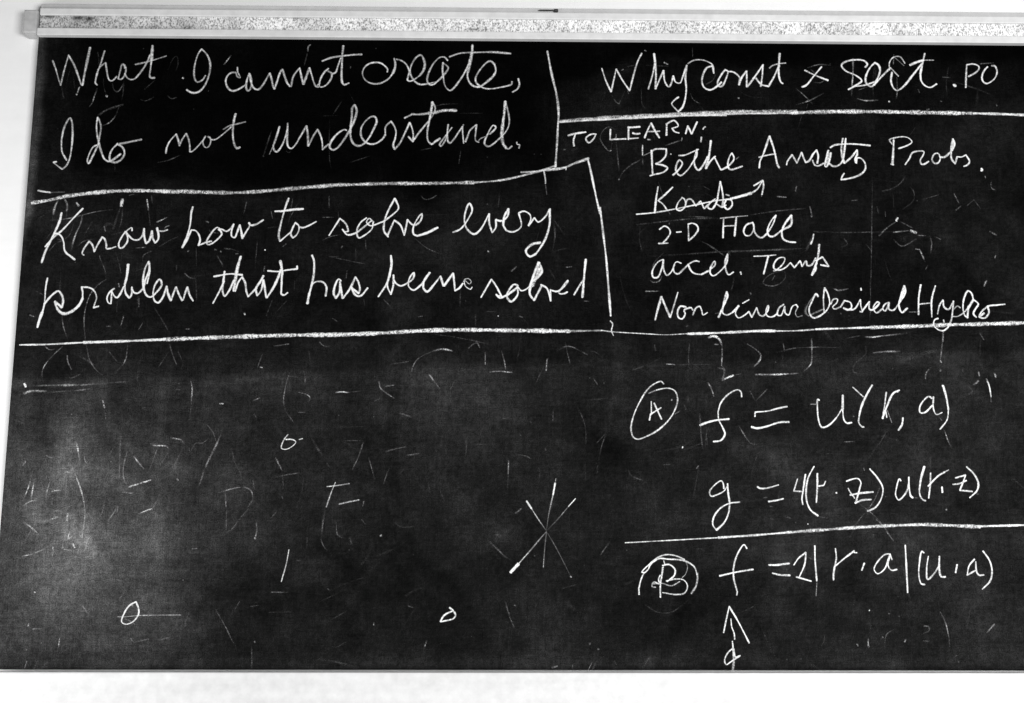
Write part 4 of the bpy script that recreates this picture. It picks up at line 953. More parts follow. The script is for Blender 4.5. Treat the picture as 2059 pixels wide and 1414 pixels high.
('chalk_mark', 'chalk star of crossed strokes right of centre', '''
1.9 0.58 106.7,643.3 105.3,633.8
4.3:3.4 0.95:0.8 105.3,634.9 101.2,613
3.2:2.2 0.68:0.15 101.2,613 93,576.2 88.7,547.7
4.3:3.8 0.95:0.85 51.2,601.1 60.5,587.6
3.4:2.2 0.68:0.2 60.5,587.6 72.1,569.3 88.3,546.5
2.6:2.6 0.82:0.65 143.6,606 130.2,591.3
2.4:3.2 0.48:0.14 130.2,591.3 111.5,569.4 90.6,547.7
5.8 0.97 36.3,485.2 21.4,469.4
3.4:3.2 0.7:0.28 35.2,484.1 60.5,512.4 79,534 88.3,544.3
2.8:2.4 0.27:0.45 88.7,544.3 85.4,514.7 82.6,478.5
2.8:2.4 0.24:0.2 90.6,542 106.7,514.8 134.1,461.8
3.7 0.48 133.2,462.4 135,461.1
'''),
('chalk_mark', 'chalk loop with a short line at the lower left', '''
3.5 0.89 -671.5,414.8 -683.5,407.7 -692.8,392.2 -695.8,378.9 -688.3,374.5 -675,379 -665.6,392.2 -666.2,403.3 -671.5,414.8
3.7 0.58 -681.4,409.9 -676.7,407.7
2.3 0.48 -703.8,387.7 -689.1,387.8 -666.6,390 -587.4,391.3
'''),
('chalk_mark', 'slim chalk loop at the bottom right of centre', '''
3.7 0.82 -91.8,405.4 -84.8,399.9 -80.2,391 -84.7,385.4 -108.1,379.8
3.7 0.82 -108.1,379.8 -101.9,390.9 -86,399.4
'''),
('chalk_mark', 'chalk figure 6 with a dash left of centre', '''
2.8 0.82 -402.3,725.1 -410.5,713.2 -413.9,699.4 -406.5,696.7 -393,702.9 -386.9,711 -393.4,715.5 -406,715.5
2.3 0.68 -380.9,715.6 -374.1,717.4
'''),
('chalk_mark', 'faint chalk stroke crossed near the top like an f', '''
3.0 0.58 -309.8,635 -317.2,615.8 -325.5,589.2
3.0 0.58 -325.5,627.1 -308.5,628.9 -283.6,632.9
'''),
('chalk_mark', 'short faint chalk dash below the crossed f stroke', '''
3.0 0.53 -301.8,594.5 -284.9,598.4 -264.6,602.5
'''),
('chalk_mark', 'lone slanted chalk stroke left of centre', '''
2.6 0.68 -392.6,510.2 -396.7,484.2 -404.7,451.7
'''),
('erased_marks', 'faint half erased chalk traces', '''
3.9 0.15 -879.3,1418.9 -876.1,1403.7 -872.9,1393.1
3.0 0.07 -871.7,1402.2 -868.7,1431.2 -864.1,1458.9
3.0 0.07 -859.5,1455.8 -855.7,1431.4 -851.7,1411.5
3.0 0.37 -847.6,1401.7 -843.2,1417.7
4.4 0.68 -848.3,1403.2 -847.3,1400.6
3.5 0.15 -812,1491.7 -808.9,1477.8 -808,1464
3.0 0.28 -807.7,1415 -811.8,1399.7 -816.4,1382.9 -821.7,1375.3
4.9 0.63 -790.1,1399.1 -786.4,1397.6
2.5 0.11 -796.8,1436.4 -794.9,1418.1 -788.8,1401.4
3.0 0.22 -778.1,1425.9 -775.2,1413.7 -770.5,1408.4 -765.5,1408.4 -757,1423 -755.3,1430.7
3.0 0.15 -755.8,1426.1 -755.9,1404.7 -757.8,1387.9
3.0 0.19 -753.1,1381.9 -775.6,1374.1 -792.4,1366.4 -803.3,1357.2
3.0 0.17 -720.5,1391.3 -710.3,1389.1 -700.4,1393 -693.5,1397.6
3.0 0.19 -667.7,1400.9 -658.7,1394.1 -648.8,1397.2
3.0 0.12 -669.2,1454.4 -659,1480.7 -653.4,1483.8 -649.8,1471.5 -653.2,1453
2.5 0.09 -694,1432.7 -714.5,1412.7
3.5 0.52 -639.3,1438.1 -637.1,1436.6
4.0 0.74 -629.4,1412.6 -625,1409.6
2.6 0.42 -544.3,1486.9 -552.4,1474.8 -558.2,1466.5
3.5 0.52 -385.8,1511 -389.5,1506.9 -390.6,1496.7
2.6 0.14 -391.2,1493.9 -396.9,1466
3.0 0.52 -639.4,1438.5 -637.2,1437
3.0 0.42 -586.8,1411.4 -585.6,1410.6
3.0 0.24 -303.4,1465 -304.1,1460.4
2.8 0.19 -799.6,1357.8 -790.1,1366.4 -762.5,1376.2 -752.7,1380.5
2.8 0.28 -762.4,1375.1 -767.4,1358.1 -778.5,1343.2 -792.2,1336.3
2.5 0.19 -635.4,1277 -657.8,1266.3 -679.5,1261
2.3 0.11 -763.2,1257.2 -761.8,1242.6
3.4 0.17 -456.9,1329 -464.5,1301.8 -471.3,1275.5
3.9 0.32 -472.1,1276.3 -470.3,1275.5
2.9 0.11 -342.5,1352.6 -341.3,1290.8 -339.1,1263.8 -335.8,1250.4
3.0 0.09 -319.1,1392.3 -337,1361.8
2.5 0.09 -355.7,1360.1 -325.4,1361.5
2.5 0.15 -426.6,1287.1 -420.7,1283.4 -416.6,1287.2
2.6 0.1 -259.8,1277.9 -301.1,1263.3
2.4 0.07 -305.1,1409.2 -292.9,1388
2.4 0.15 -132.4,1382.4 -116.5,1386.4 -87.5,1387.8
2.4 0.14 -161.3,1289.9 -138.3,1295.3
3.0 0.15 -79.9,1291.2 -83.9,1262.7
2.2 0.11 -87.2,1368.3 -36.5,1368.7
4.8 0.47 -869.4,1182.2 -874.3,1170.4 -877.2,1152.8
3.9 0.11 -877.2,1152.8 -877.3,1123.5
4.8 0.42 -857.7,1186 -851.2,1175 -850.9,1160.3
3.9 0.11 -850.9,1160.3 -849.8,1123.7
3.9 0.86 -833.8,1178.1 -827.6,1171.1
6.8 0.95 -743.6,1186.1 -745.2,1171
4.8 0.15 -746.1,1169.8 -752.6,1147.8 -758.2,1124.3
3.9 0.15 -742.6,1169.9 -742.5,1144.9 -747.9,1118.5
2.9 0.68 -695.6,1185.7 -691.5,1163.6
2.9 0.15 -691.2,1162.9 -685.8,1130.6
3.4 0.24 -687.3,1193.8 -685,1177.6
2.7 0.28 -882.1,1141.8 -851.3,1144.9 -823.5,1151.7 -794.3,1159.5 -760.7,1164.6
3.7 0.37 -820,1152.5 -822.4,1135.6 -829.6,1116.6 -835.1,1094.7 -837,1081.6
2.9 0.47 -654.4,1149.9 -661.9,1145.4 -674.3,1139.5
3.3 0.42 -776.2,1130.8 -772.7,1119.8
2.5 0.19 -825,1090.4 -813,1100.6 -792.2,1105.1
2.3 0.14 -798.8,1141.6 -815,1109.4
2.3 0.17 -905.6,1145.3 -894.2,1152.7
2.3 0.37 -712.9,1086.7 -706.6,1087.5 -692.6,1089
2.9 0.24 -879.2,1081.3 -864.8,1097.4 -855.2,1100.4 -865.4,1104.7
8.7 0.09 -790.9,1128.5 -779.3,1124.2 -768.8,1135.9 -751.1,1124.4
2.9 0.17 -851.2,1103.3 -840.7,1115 -835.2,1137
2.3 0.28 -731.3,1193.2 -720.1,1196.3
3.4 0.15 -886.5,1104.5 -873.7,1123.6
2.5 0.24 -696.6,1060.7 -695.9,1072.3 -680.9,1081.1
2.9 0.15 -761.7,1112.6 -736.7,1120.1
2.3 0.19 -781.6,1071.8 -778.1,1061.7
2.9 0.15 -758.5,1085 -748,1073.5 -744.3,1059
2.5 0.15 -667.3,1089.9 -644.1,1104.6 -630.3,1110.5
5.8 0.04 -795.4,1154.8 -780.6,1144.7
3.9 0.42 -608.4,1083.2 -610.4,1080.3
3.9 0.28 -578.2,1142.5 -572.4,1139.6
2.3 0.19 -571.8,1127.2 -568.7,1121.4 -551.5,1117.8
2.9 0.15 -540.2,1087.3 -524.7,1085.9 -510.3,1080.9
2.5 0.14 -499.9,1183.5 -505.1,1155.5
2.9 0.19 -398.1,1181.3 -403.4,1172.4 -414,1150.2
2.9 0.28 -426,1091.6 -419.2,1097.5
3.4 0.74 -460.8,1085.6 -459.4,1084.1
2.9 0.15 -594.6,1089.1 -592,1051.4
2.9 0.14 -476,1104.4 -477.3,1066.6
2.4 0.19 -457.2,1129.4 -438.9,1131.7
2.3 0.24 -451.4,1163.2 -448,1148.5
2.5 0.15 -409.8,1191.5 -416.4,1137
2.3 0.15 -553.7,1073.4 -540.1,1053.2
2.9 0.24 -517.2,1076.5 -511.6,1077.3
3.9 0.24 -558.5,1085 -554.2,1084.3
3.4 0.28 -547,1080.7 -544.9,1081.4
2.3 0.24 -350.3,1151.4 -327.8,1151.5
2.5 0.24 -319.9,1162.6 -316.6,1133.2
2.3 0.24 -348.9,1105 -333.8,1112.4 -315,1116.2
2.3 0.19 -168.2,1109.8 -144.2,1090.5 -120.5,1079.7
2.4 0.24 -157.8,1197 -150.6,1189.6 -138.7,1190.9 -126.9,1197.9
4.9 0.14 103.3,1149.5 106.8,1121.3 101.9,1084.7
2.9 0.15 104.5,1149.5 125.8,1119
2.3 0.15 -283.5,1089.6 -282.4,1063
3.9 0.1 -2.9,1201.8 -5.1,1174.6
2.9 0.32 -309.6,1094.3 -311.8,1089.4
2.1 0.14 -334.9,1072.3 -266.2,1058.2
2.9 0.15 -338.6,1194.5 -337.8,1167.4
2.2 0.07 -304.1,1150.5 -50.3,1162
2.3 0.15 -265.1,1106.7 -263.4,1087.3
2.5 0.19 -226.6,988 -213.4,973.8
3.9 0.09 -77.9,1008 -78.7,969.7
3.9 0.24 20.7,1044.7 31.3,1054.5
3.9 0.09 -48.1,960.3 -47.9,936.6
2.9 0.24 -159.2,953.8 -151,955
3.9 0.07 95.1,1050 109.2,1025.9
2.3 0.11 -27.1,965.2 -8.3,964.1
3.4 0.42 -23.2,1085.2 -25,1083.7
2.3 0.24 128.2,1053.8 140.1,1055.1
3.9 0.24 36.3,956 43.3,953.7
2.1 0.14 -138.8,920.7 -92.1,915 -45.3,905.8
2.9 0.52 -4.8,956.8 -3.6,955.3
2.3 0.24 163.2,986.6 172.6,986.2
2.7 0.34 -797.5,906.2 -802.1,936.8 -801.5,965.8 -793.4,995 -781.1,1012.3 -765.1,1024.4
2.5 0.22 -765.1,1024.4 -767.8,1040 -777.6,1062.4
3.2 0.31 -845.7,951.9 -840.8,929.8 -830.8,906.1
2.9 0.14 -853.8,1044.6 -853.2,999.8 -847.4,953.6
5.7 0.07 -831.6,941.7 -827.3,952
2.9 0.28 -700.1,990.4 -698.9,969.8
2.9 0.32 -727.1,952.5 -731.7,932.1
2.7 0.19 -743.9,1062.6 -737.3,1036.7
2.5 0.17 -741.4,981.5 -740.9,959.3
2.5 0.28 -689.5,939.1 -697.1,925.4
2.5 0.19 -614.4,1037.4 -603.9,1028.8 -593.7,1027.1
2.5 0.19 -899.3,1000.4 -883.7,992.8
2.9 0.32 -907.5,953.3 -898.9,949.9
3.3 0.12 -669.6,969.9 -649.4,939.3 -634.8,915.5
2.9 0.24 -630.4,1052.9 -630.7,1042.5
2.9 0.17 -592.1,1028.9 -588.1,982.4
3.2 0.32 -606.2,927.6 -599.5,927.3
2.9 0.28 -759.2,931.9 -750.9,932.3
2.7 0.32 -741.1,1016.8 -738.9,1009.1
2.9 0.07 -735.1,893 -743.7,896.4
2.3 0.15 -709,1042 -690.8,1047.3
17.2 0.02 -791.7,969.3 -740,945.6
2.3 0.15 -702.6,990.3 -702.4,959.5
3.3 0.24 -298.7,1046.5 -300.7,1029.1
2.5 0.19 -336.7,1072.4 -307.8,1071.7
2.5 0.17 -292.3,1063 -263.4,1058
3.4 0.28 -459.5,1052.5 -460.8,1042.1
2.5 0.19 -551.7,1072.8 -540.5,1050.3
2.9 0.14 -441.8,986.9 -452.3,954.3
3.4 0.68 -495.3,960 -493.9,955.8
2.9 0.63 -460.9,1085.5 -459.5,1084.2
2.9 0.11 -477.7,1083.7 -477.9,1047.2
2.9 0.15 -265,987.9 -263,974.2
2.9 0.15 -400.2,1023.4 -400.4,1004.4
2.5 0.11 -435.7,959.5 -413.1,985.4
2.9 0.19 -538.9,1087.7 -528.6,1085.1
2.9 0.15 -324.5,949.8 -314.3,943
3.5 0.52 328.5,1479.3 336.2,1475.2
2.6 0.17 253,1469.3 268.7,1472.6
2.6 0.15 292.2,1472.8 337.1,1471.1
3.0 0.52 242.1,1461.4 246.1,1464.1
3.0 0.15 221,1409.5 234.4,1391.2 248.4,1417.9
4.5 0.32 233.4,1392.2 237.3,1391.3
2.6 0.15 387,1511.9 386.9,1491.2
2.6 0.17 380.4,1413.9 386.3,1400.6 399.7,1392.2
3.0 0.22 432.6,1454.4 426.4,1442 412.5,1433.6
2.6 0.15 281.6,1422.3 283,1389.6 288.7,1381.5
3.0 0.07 201.4,1395 213.4,1425.8
3.0 0.32 476.1,1404.9 479,1404.3
3.0 0.42 289.8,1504.8 293.7,1502.8
3.0 0.24 254.2,1418 256.1,1411.8
2.4 0.07 388.3,1402.7 409,1374.3
3.2 0.28 619.8,1470.3 640.2,1476.8 666.3,1476.4
2.6 0.19 625.7,1467.1 643.1,1450.4 652.9,1446.2 644.6,1438.8 630.5,1439.7
3.4 0.37 713.4,1491.3 710.8,1457.3 705.5,1410.9
4.1 0.24 712.4,1491.2 711.8,1478.5
2.6 0.11 758.8,1491.7 751.5,1447.1 750.2,1402.8
3.0 0.28 800.1,1451.7 799.6,1424.3 796.5,1405.3
2.6 0.32 796.7,1500.5 794.5,1479.2
3.2 0.42 717.3,1405.7 733.1,1401.6 759.2,1402.5
3.0 0.24 593.9,1426.7 609.3,1412.2 626.6,1393.4
3.0 0.28 649.6,1416.7 622.9,1401.8 592.5,1391
2.6 0.19 616.6,1393.3 614.2,1384.9
2.4 0.24 720.2,1423.6 740.6,1431.1
3.0 0.42 780.2,1399.9 783.1,1399.3
3.1 0.24 971.4,1481.8 999.9,1484.2
2.6 0.15 892.8,1452.5 908.9,1451.6
4.0 0.1 904.5,1446.3 955.8,1429.8 995,1413.3
3.0 0.32 856.5,1383.8 862.5,1384.9
3.0 0.19 841.9,1426.7 844.5,1419.4
3.0 0.24 885.7,1401.8 888.6,1400.8
3.0 0.1 906.2,1473.8 899.9,1437.8 900.4,1412.5
3.4 0.32 998.8,1396.5 999.6,1392.3
6.1 0.05 963.8,1427.8 956.9,1385.6
3.0 0.11 603.5,1368.1 594.5,1341
2.8 0.2 229.7,1327.4 224.9,1337.7 215.1,1341.9 203.5,1334.1 197.6,1318.6 203.2,1305 216.2,1291.4 220.4,1303.4 221.4,1313.7
3.5 0.37 217,1291.4 219.5,1293.1
3.0 0.18 229.5,1310.3 232.4,1276.2 235.2,1245.6
3.2 0.18 234.3,1232.9 241.8,1247.3 258.4,1262.7 278.2,1274.8 282.4,1283.3
4.0 0.52 233.1,1232.4 235.1,1233.7
3.0 0.15 282.1,1262.9 281.5,1276.5
3.0 0.25 328,1304.2 341.2,1308.6 361.9,1316.4
2.6 0.28 360.2,1313.9 362,1320.7
3.0 0.42 292,1316.3 298.6,1316
2.6 0.42 229.7,1327.4 228.8,1318.9 219.7,1313.6
5.0 0.07 140.8,1292.5 154,1297.7
13.9 0.04 121.3,1318 129.5,1312.9
3.0 0.63 337.4,1286.3 339.1,1285.5
3.0 0.24 124.5,1293.3 127.7,1294.1
3.3 0.18 267.2,1140.4 313.8,1146.4 369.9,1152.6 433.3,1154.9
3.0 0.15 362.5,1158.3 425.9,1155.8
3.0 0.19 487.6,1161 538.4,1169.1 604.1,1176.2
3.4 0.32 611.8,1180.2 615.6,1160
4.9 0.42 613.8,1161.9 615,1159
3.3 0.13 274.6,1136.6 273.2,1109.9 277.5,1087
2.9 0.17 393,1108.7 415,1097.4 429.5,1086.1
3.9 0.17 438.8,1086.1 516.9,1090.4 600.8,1094.8
6.9 0.14 616.9,1123.5 600.5,1089.1
4.0 0.37 547,1200 565.7,1198.6
3.4 0.42 587.2,1221.6 584.9,1210.9
3.9 0.52 627.6,1103.5 625.2,1100.6
3.0 0.28 329.2,1171.5 334.6,1161.9
3.9 0.28 331.5,1144.6 333.3,1141.8
2.4 0.15 401.4,1220.3 414.3,1212.6
3.0 0.17 617.1,1129.2 639.4,1125.6
3.0 0.32 517.2,1204.6 516.6,1199.8
2.2 0.15 311.7,1229.4 320.5,1200.4
2.9 0.28 292.7,1028.7 298.4,1024.9 309.7,1026.9 315.6,1036.6
2.5 0.19 294.8,1036.5 301,1063.6 320.3,1084.2
3.9 0.13 297.4,1077.2 390.7,1083.6 447.9,1087.9 581.5,1092.6
2.7 0.21 556.9,1047.7 558.3,1036.1 544.5,1022.5 527.3,1018.5 514.2,1024.2 520.3,1035.9 537.8,1045.7 556.9,1047.7
2.7 0.37 282.9,1006.5 309.4,1007.2
3.9 0.42 283.9,1007.5 285.7,1006.1
2.5 0.24 451.4,1078.2 447.8,1085.9 439.7,1068.4
3.9 0.32 488,1004.8 489.2,1000.9
3.9 0.12 457.7,1035.5 451.3,1010.4
2.7 0.24 406.4,1101.3 438.1,1080
4.9 0.15 596.1,984.2 593.4,965 598.9,961.2
3.9 0.28 360.7,937.1 364.5,939
2.4 0.32 417.8,963.1 425.4,964.5
2.5 0.28 537.6,1039.8 531.5,1030.1
2.9 0.24 654.2,1013.4 661.6,1009.6
3.1 0.32 653.4,1013.8 661,1010.9 672.8,1013
2.5 0.15 724.4,1033.1 723,985.6 719.1,946.3
3.9 0.32 862.7,933.3 860.3,909.9
3.3 0.42 709,918.9 722.5,917.9 747.8,922
2.5 0.19 747.8,922 790.7,927.1
2.9 0.32 952.7,1030.4 948.2,1020.5
2.3 0.19 794.9,968.3 812.4,968.4
2.9 0.32 662.8,965.6 664.7,963.6
2.9 0.11 670.2,915.7 699.4,920.8
2.5 0.32 585,958.3 588.9,959.3
2.9 0.17 739.3,1235.2 735.2,1174.6 730,1092 723.1,996.2
3.4 0.15 757.4,1212.3 773.8,1216.6 792.7,1227.2 807.9,1246.2
3.0 0.14 812.8,1224.2 821.1,1210.7 819.2,1193.9 795.8,1175
3.0 0.32 901.1,1208.1 909.9,1188.3
3.4 0.32 913.7,1183.1 901.9,1174.1
4.9 0.63 785.8,1158.4 782.4,1151.1
3.4 0.25 782.3,1150.1 763.5,1137.5 746.5,1120.9
3.0 0.14 790.4,1150.1 813.9,1137.8
3.4 0.37 775.1,1128.3 805.5,1132
6.9 0.52 809.6,1132 821.4,1127.6
3.9 0.22 774.4,1114.9 789.7,1100.6 820.7,1115.2
2.4 0.24 823.1,1122.4 839.2,1121.9
3.0 0.34 817.5,1094.6 825.5,1093.6
3.0 0.34 825.5,1093.6 830.7,1080.3 835,1068.1
3.3 0.24 847.2,1121.5 850.5,1109.2 847.1,1086.6
3.0 0.24 859.2,1119.6 868.9,1114.5
3.0 0.15 618.3,1130.4 666.4,1127.6 775.2,1129.7
2.6 0.19 671.1,1097.8 683.4,1104 676,1116.3
2.6 0.32 695.7,1192.7 707.9,1194
2.6 0.17 837.5,1196.1 870.5,1205.8
2.6 0.17 745.6,1180.9 747.9,1166.4
4.0 0.32 966.8,1131.6 980.4,1123.4
3.4 0.24 977,1234.8 977,1220.1 984.8,1216
2.9 0.24 954,1032 949.3,1021.8
2.6 0.17 938.9,1196.8 951.8,1178.2
2.6 0.32 965.5,1245.2 966.2,1240
2.6 0.11 779.3,1206.2 778.9,1179.1
2.9 0.28 651.2,1014 661,1010 681.1,1014.2
2.4 0.15 925.9,1184.2 940.9,1196.9
17.8 0.05 783,1125.3 794.4,1113 807.2,1125.4
2.8 0.19 839.6,1061.9 835.1,1053.8
2.6 0.15 719.6,1104.3 729,1092
2.6 0.19 761.3,1170.7 761.7,1160.3
3.0 0.28 973.1,1077.1 975.6,1083.3
2.6 0.28 -839.2,893.3 -858.6,873.3 -873.1,852.2 -875.4,835.8 -870.9,821.9
3.2 0.42 -829.9,874.6 -827.8,861.7 -819.9,847.7
2.5 0.17 -826.2,838.4 -821.1,831.4 -801,839.7
2.7 0.29 -795.8,899.4 -786.7,866.6 -773.9,848 -759.4,836.4
2.8 0.31 -715.8,895.1 -717.7,869.2 -723.7,855.2
2.5 0.15 -750.8,883.1 -733.4,862.2
2.9 0.24 -636.1,897.8 -627.9,874.4 -620.1,858
2.8 0.15 -619.2,883.8 -608.7,860.4 -610.4,848.7
2.5 0.15 -637.6,881.4 -654.5,853.2
2.3 0.24 -873.7,891.9 -864,885.4 -855,887.3
4.7 0.34 -891.1,816 -845.4,817.4 -799.5,818.1 -767.6,820.5
3.4 0.22 -767.6,820.5 -708.1,825
3.8 0.8 -907.5,820.6 -904.3,813.6
5.2 0.52 -908.3,800.4 -895,805.6 -865.2,805.7
3.2 0.22 -865,803.4 -810.3,807.1 -769.3,811.9
3.2 0.42 -592.1,829 -588.2,811.6 -588.6,781.4
2.6 0.19 -588.6,781.4 -589.3,751.5
3.8 0.47 -756.8,788.8 -752,773.8
2.8 0.15 -751.8,771.5 -748.2,750.8
2.8 0.47 -534.7,783.5 -527.8,782.9
2.8 0.42 -470.6,790 -458.2,794.7
2.8 0.32 -468.4,763.5 -463.5,756.6
2.6 0.24 -560.5,747 -544.7,728.7 -538.3,712.7
4.3 0.37 -529.7,724.2 -538.9,701.3 -551.2,673.9 -557.3,658
3.7 0.17 -557.3,658 -566.9,624
2.8 0.37 -624.1,718.1 -603.4,713.6 -599.6,707.9
4.7 0.15 -596.3,710.2 -604.4,689.6 -622.4,644.2
2.8 0.42 -662.3,707.7 -655.3,703.6 -630.1,701.4 -626.3,694.1
3.2 0.22 -646.2,705.4 -653.8,678.1 -663.6,650.8
2.8 0.19 -626.1,691.8 -641.7,664.5
2.8 0.37 -691.6,682.5 -680.6,668.9 -670.9,658.7
3.4 0.68 -698.3,624.8 -680.6,630.9 -656.1,638.4
3.0 0.15 -714.5,741.8 -718.4,712 -717.2,655.2 -716.9,632.6
2.6 0.22 -703.6,693.8 -709.8,664.3 -708.3,639.4 -700.8,628.1
2.4 0.22 -551.1,718.4 -564.3,708 -575.7,708 -586.3,692 -589,701.1
2.8 0.26 -857.5,684.2 -847,679.7 -825.6,682
2.8 0.15 -856.6,686.4 -827.4,691.1
4.3 0.54 -800.8,708.3 -796.7,691.2
3.7 0.24 -796.7,691.2 -792.1,673.1
3.4 0.34 -784.9,684.4 -783.2,675.4 -778.1,667.4
2.6 0.15 -778.1,667.4 -757.7,667.5
3.0 0.37 -516.7,616.3 -513.2,588.7
3.0 0.31 -534.6,611.8 -521.3,617.4 -480.8,625.5 -466.9,617.6 -464,601.9
2.8 0.19 -464,601.9 -472.5,588.8
4.2 0.13 -511.9,710.5 -498.6,667.3 -491.2,655.9 -485.9,637.9
2.4 0.19 -465.6,642.4 -462.5,622.1
3.2 0.22 -709.1,615.7 -688.6,613.5
3.7 0.52 -608.6,640.8 -605.1,637.9
2.8 0.19 -835.3,755.1 -802.2,755.2
2.8 0.24 -619.9,810.3 -610.7,809.6
2.8 0.24 -679.9,774.1 -675.3,775.3
3.2 0.52 -460.6,854.1 -455.9,852.9
2.9 0.19 -457,879.9 -465.2,854.1
2.4 0.15 -826.4,709.3 -804.2,718.5
8.4 0.04 -847.2,778.1 -848.5,700.1
5.6 0.1 -818.2,755.2 -810.7,746
11.2 0.06 -793.2,723.2 -779.5,689
7.4 0.07 -638.8,612.6 -655.5,587.8
4.6 0.1 -742.4,605.5 -743.5,587.6
2.7 0.37 -435.8,895.3 -420.8,897 -407,899.4
2.5 0.24 -349.1,904 -339.5,895.8 -325.5,894.2
2.8 0.32 -403.8,842.7 -408.9,824 -413.3,789.1 -409.2,770.6
2.5 0.19 -409.2,770.6 -392.3,747.7
2.9 0.17 -378.8,855.6 -373.3,830 -374.2,821.8
2.7 0.32 -386.3,806.6 -365.3,799.1 -362.9,794 -366.1,787
2.9 0.47 -314.8,805.3 -304.5,807 -287.1,805.5
2.3 0.19 -287.1,806.4 -267.6,808.3
2.8 0.28 -383.8,767.3 -371.2,767.3
3.2 0.32 -232.2,827.1 -228.5,814.3 -214.3,802.7 -201.5,794.7
2.9 0.22 -220.4,817.8 -203.2,820.2
2.9 0.32 -240.6,788.7 -228,795.7
2.7 0.29 -171.1,839.1 -167.9,855.5 -160,869.6 -146.3,879 -130.1,886.2
3.8 0.52 -130.1,886.2 -113.9,890.5 -91.7,887.5
2.3 0.15 -169.9,834.4 -164.9,818.1
3.4 0.57 -136.4,841.6 -126.9,828.8
2.9 0.28 -126.9,828.8 -115.1,813.6
2.9 0.32 -61.5,892.4 -51.1,901.2 -44.1,902.6 -39.4,893.7
2.9 0.29 -28.8,886.7 -28.6,860.8
2.9 0.32 2.6,888 8.6,865.7 10.9,851.6
2.9 0.42 -20.4,846.3 -4.2,848 23.5,845.8
2.5 0.19 -213.3,859.9 -171.6,867.2
5.6 0.12 -360.6,726 -352,708.8 -332.9,681.5
3.8 0.1 -332.9,681.5 -320.8,661.1
3.0 0.26 -424.2,681.2 -410.7,656.2
2.4 0.15 -410.6,653.9 -407.1,622.3
2.6 0.22 -425,643.7 -409.2,647.6 -377.5,652.9
3.0 0.27 -259.3,710.3 -266.7,686.3 -278.6,658.9
2.3 0.17 -305.2,713.6 -276.6,714.1 -260.6,713.7
2.8 0.24 -248.4,682.9 -243.4,665.9 -236,642.1
3.2 0.24 -216.6,693.3 -200.6,697.9 -177.8,702.6
2.8 0.19 -175.2,686.6 -152.4,690.1
3.2 0.17 -206.9,668.3 -213.3,650.1 -220.8,627.4
3.2 0.14 -68,732.8 -63.1,703 -67.4,671
2.8 0.34 16.9,677 16.3,646.3
2.4 0.14 16.3,646.3 12,594.3
2.8 0.1 -140.4,657.1 -131.8,620.9 -130.3,591.6
2.2 0.15 -114.8,625.5 -103.1,600.7
2.6 0.24 -255.4,600.2 -257.4,590.1
2.3 0.1 -301.8,713.6 -269.3,695.4
4.2 0.07 -107.4,753.4 -111.3,702.8 -114.8,623.2
3.7 0.07 -250.2,665.8 -247,627.3
2.8 0.15 -287.9,709.1 -283.2,704.5
6.7 0.09 0.9,757.3 21.7,757.4
3.2 0.24 -410,608.8 -407.6,604.3
2.8 0.1 -316.3,738.8 -247.5,741.3
3.8 0.17 -192.8,766.9 -167.4,758.9
24.4 0.03 -300.8,677 -240.8,652.3
2.3 0.1 -49.4,707.7 3.5,707.8
2.5 0.14 -62.8,910.1 -13.7,898.5
3.0 0.32 -779.4,587.4 -775.8,569.2 -777.5,542 -781.5,517.1
2.8 0.19 -781.5,517.1 -787,496.8
10.1 0.07 -786.8,493.4 -798.8,469.9
3.7 0.47 -889.8,559.8 -872.9,548.5 -858.2,535
2.8 0.29 -862.8,566.7 -883.8,525.9
2.8 0.34 -837.3,579.3 -827.1,580.9 -817.8,578.2
3.7 0.47 -854.9,558.8 -841.9,563.4 -826.3,569.5
3.3 0.42 -887.3,497 -871.6,500 -847.2,510.2
3.1 0.37 -831.7,515.9 -830.8,503.5 -832.9,492.2
3.7 0.37 -808.4,576 -808.6,561.2
3.0 0.37 -802.7,543 -798.4,530.6 -805.1,528.3 -796.3,532.9
2.8 0.28 -814.8,519.3 -810.7,510.3 -796.9,508
2.8 0.42 -794.2,518.2 -790.7,511.4
2.4 0.24 -807.3,527.2 -802.2,519.3 -816.1,521.5
2.8 0.22 -757.7,537.5 -767.8,517.1 -773.9,505.9
3.3 0.17 -719.3,583 -727.7,569.4 -736.3,560.2
3.2 0.47 -677.5,574.7 -666.3,579.8 -650.5,585.5
2.8 0.19 -512.4,588.2 -511.5,542.7
3.2 0.2 -512.6,541.5 -503.6,545 -486.2,567.8 -470.8,586.1
3.2 0.32 -456,561 -454.2,545.1 -457,530.3
4.1 0.52 -458.2,531.5 -455.1,529.2
2.8 0.17 -595.1,537.9 -599.9,520.9
2.7 0.19 -694.1,432.1 -698.2,425.4 -704.6,418.8
2.9 0.2 -657.6,430 -661,410
2.7 0.22 -769.6,407.6 -757.3,392.1
2.6 0.25 -524.3,401.3 -507.2,374.8 -497.4,357.2 -482.6,330.8
2.6 0.27 -480.7,415.8 -488,401.4
2.7 0.27 -671.6,341.5 -657.2,344.9 -643.8,348.2
2.7 0.22 -677.7,349.2 -671.7,342.6
2.7 0.34 -807.5,351.2 -808.6,334.8
2.7 0.22 -808.6,334.8 -811.2,323.9
4.1 0.22 -859.3,365.5 -834.5,366.6
3.6 0.47 -866.3,375.4 -866.9,370.9
2.7 0.22 -834.1,329.3 -841.4,321.6
3.3 0.34 -864.1,309.6 -868.4,292.2
3.3 0.2 -844.9,308.5 -851.6,293.3
3.3 0.2 -825.9,308.6 -836.1,295.5
4.5 0.32 -844,295.5 -842.5,291.1
4.1 0.42 -450.4,344 -449.2,341.8
2.7 0.27 -454.5,333.1 -452.9,295.9
2.6 0.15 -580.2,361.5 -577.8,381.3 -569.7,401.3
2.4 0.19 -627.8,343.8 -614.5,349.3 -603.3,350.4
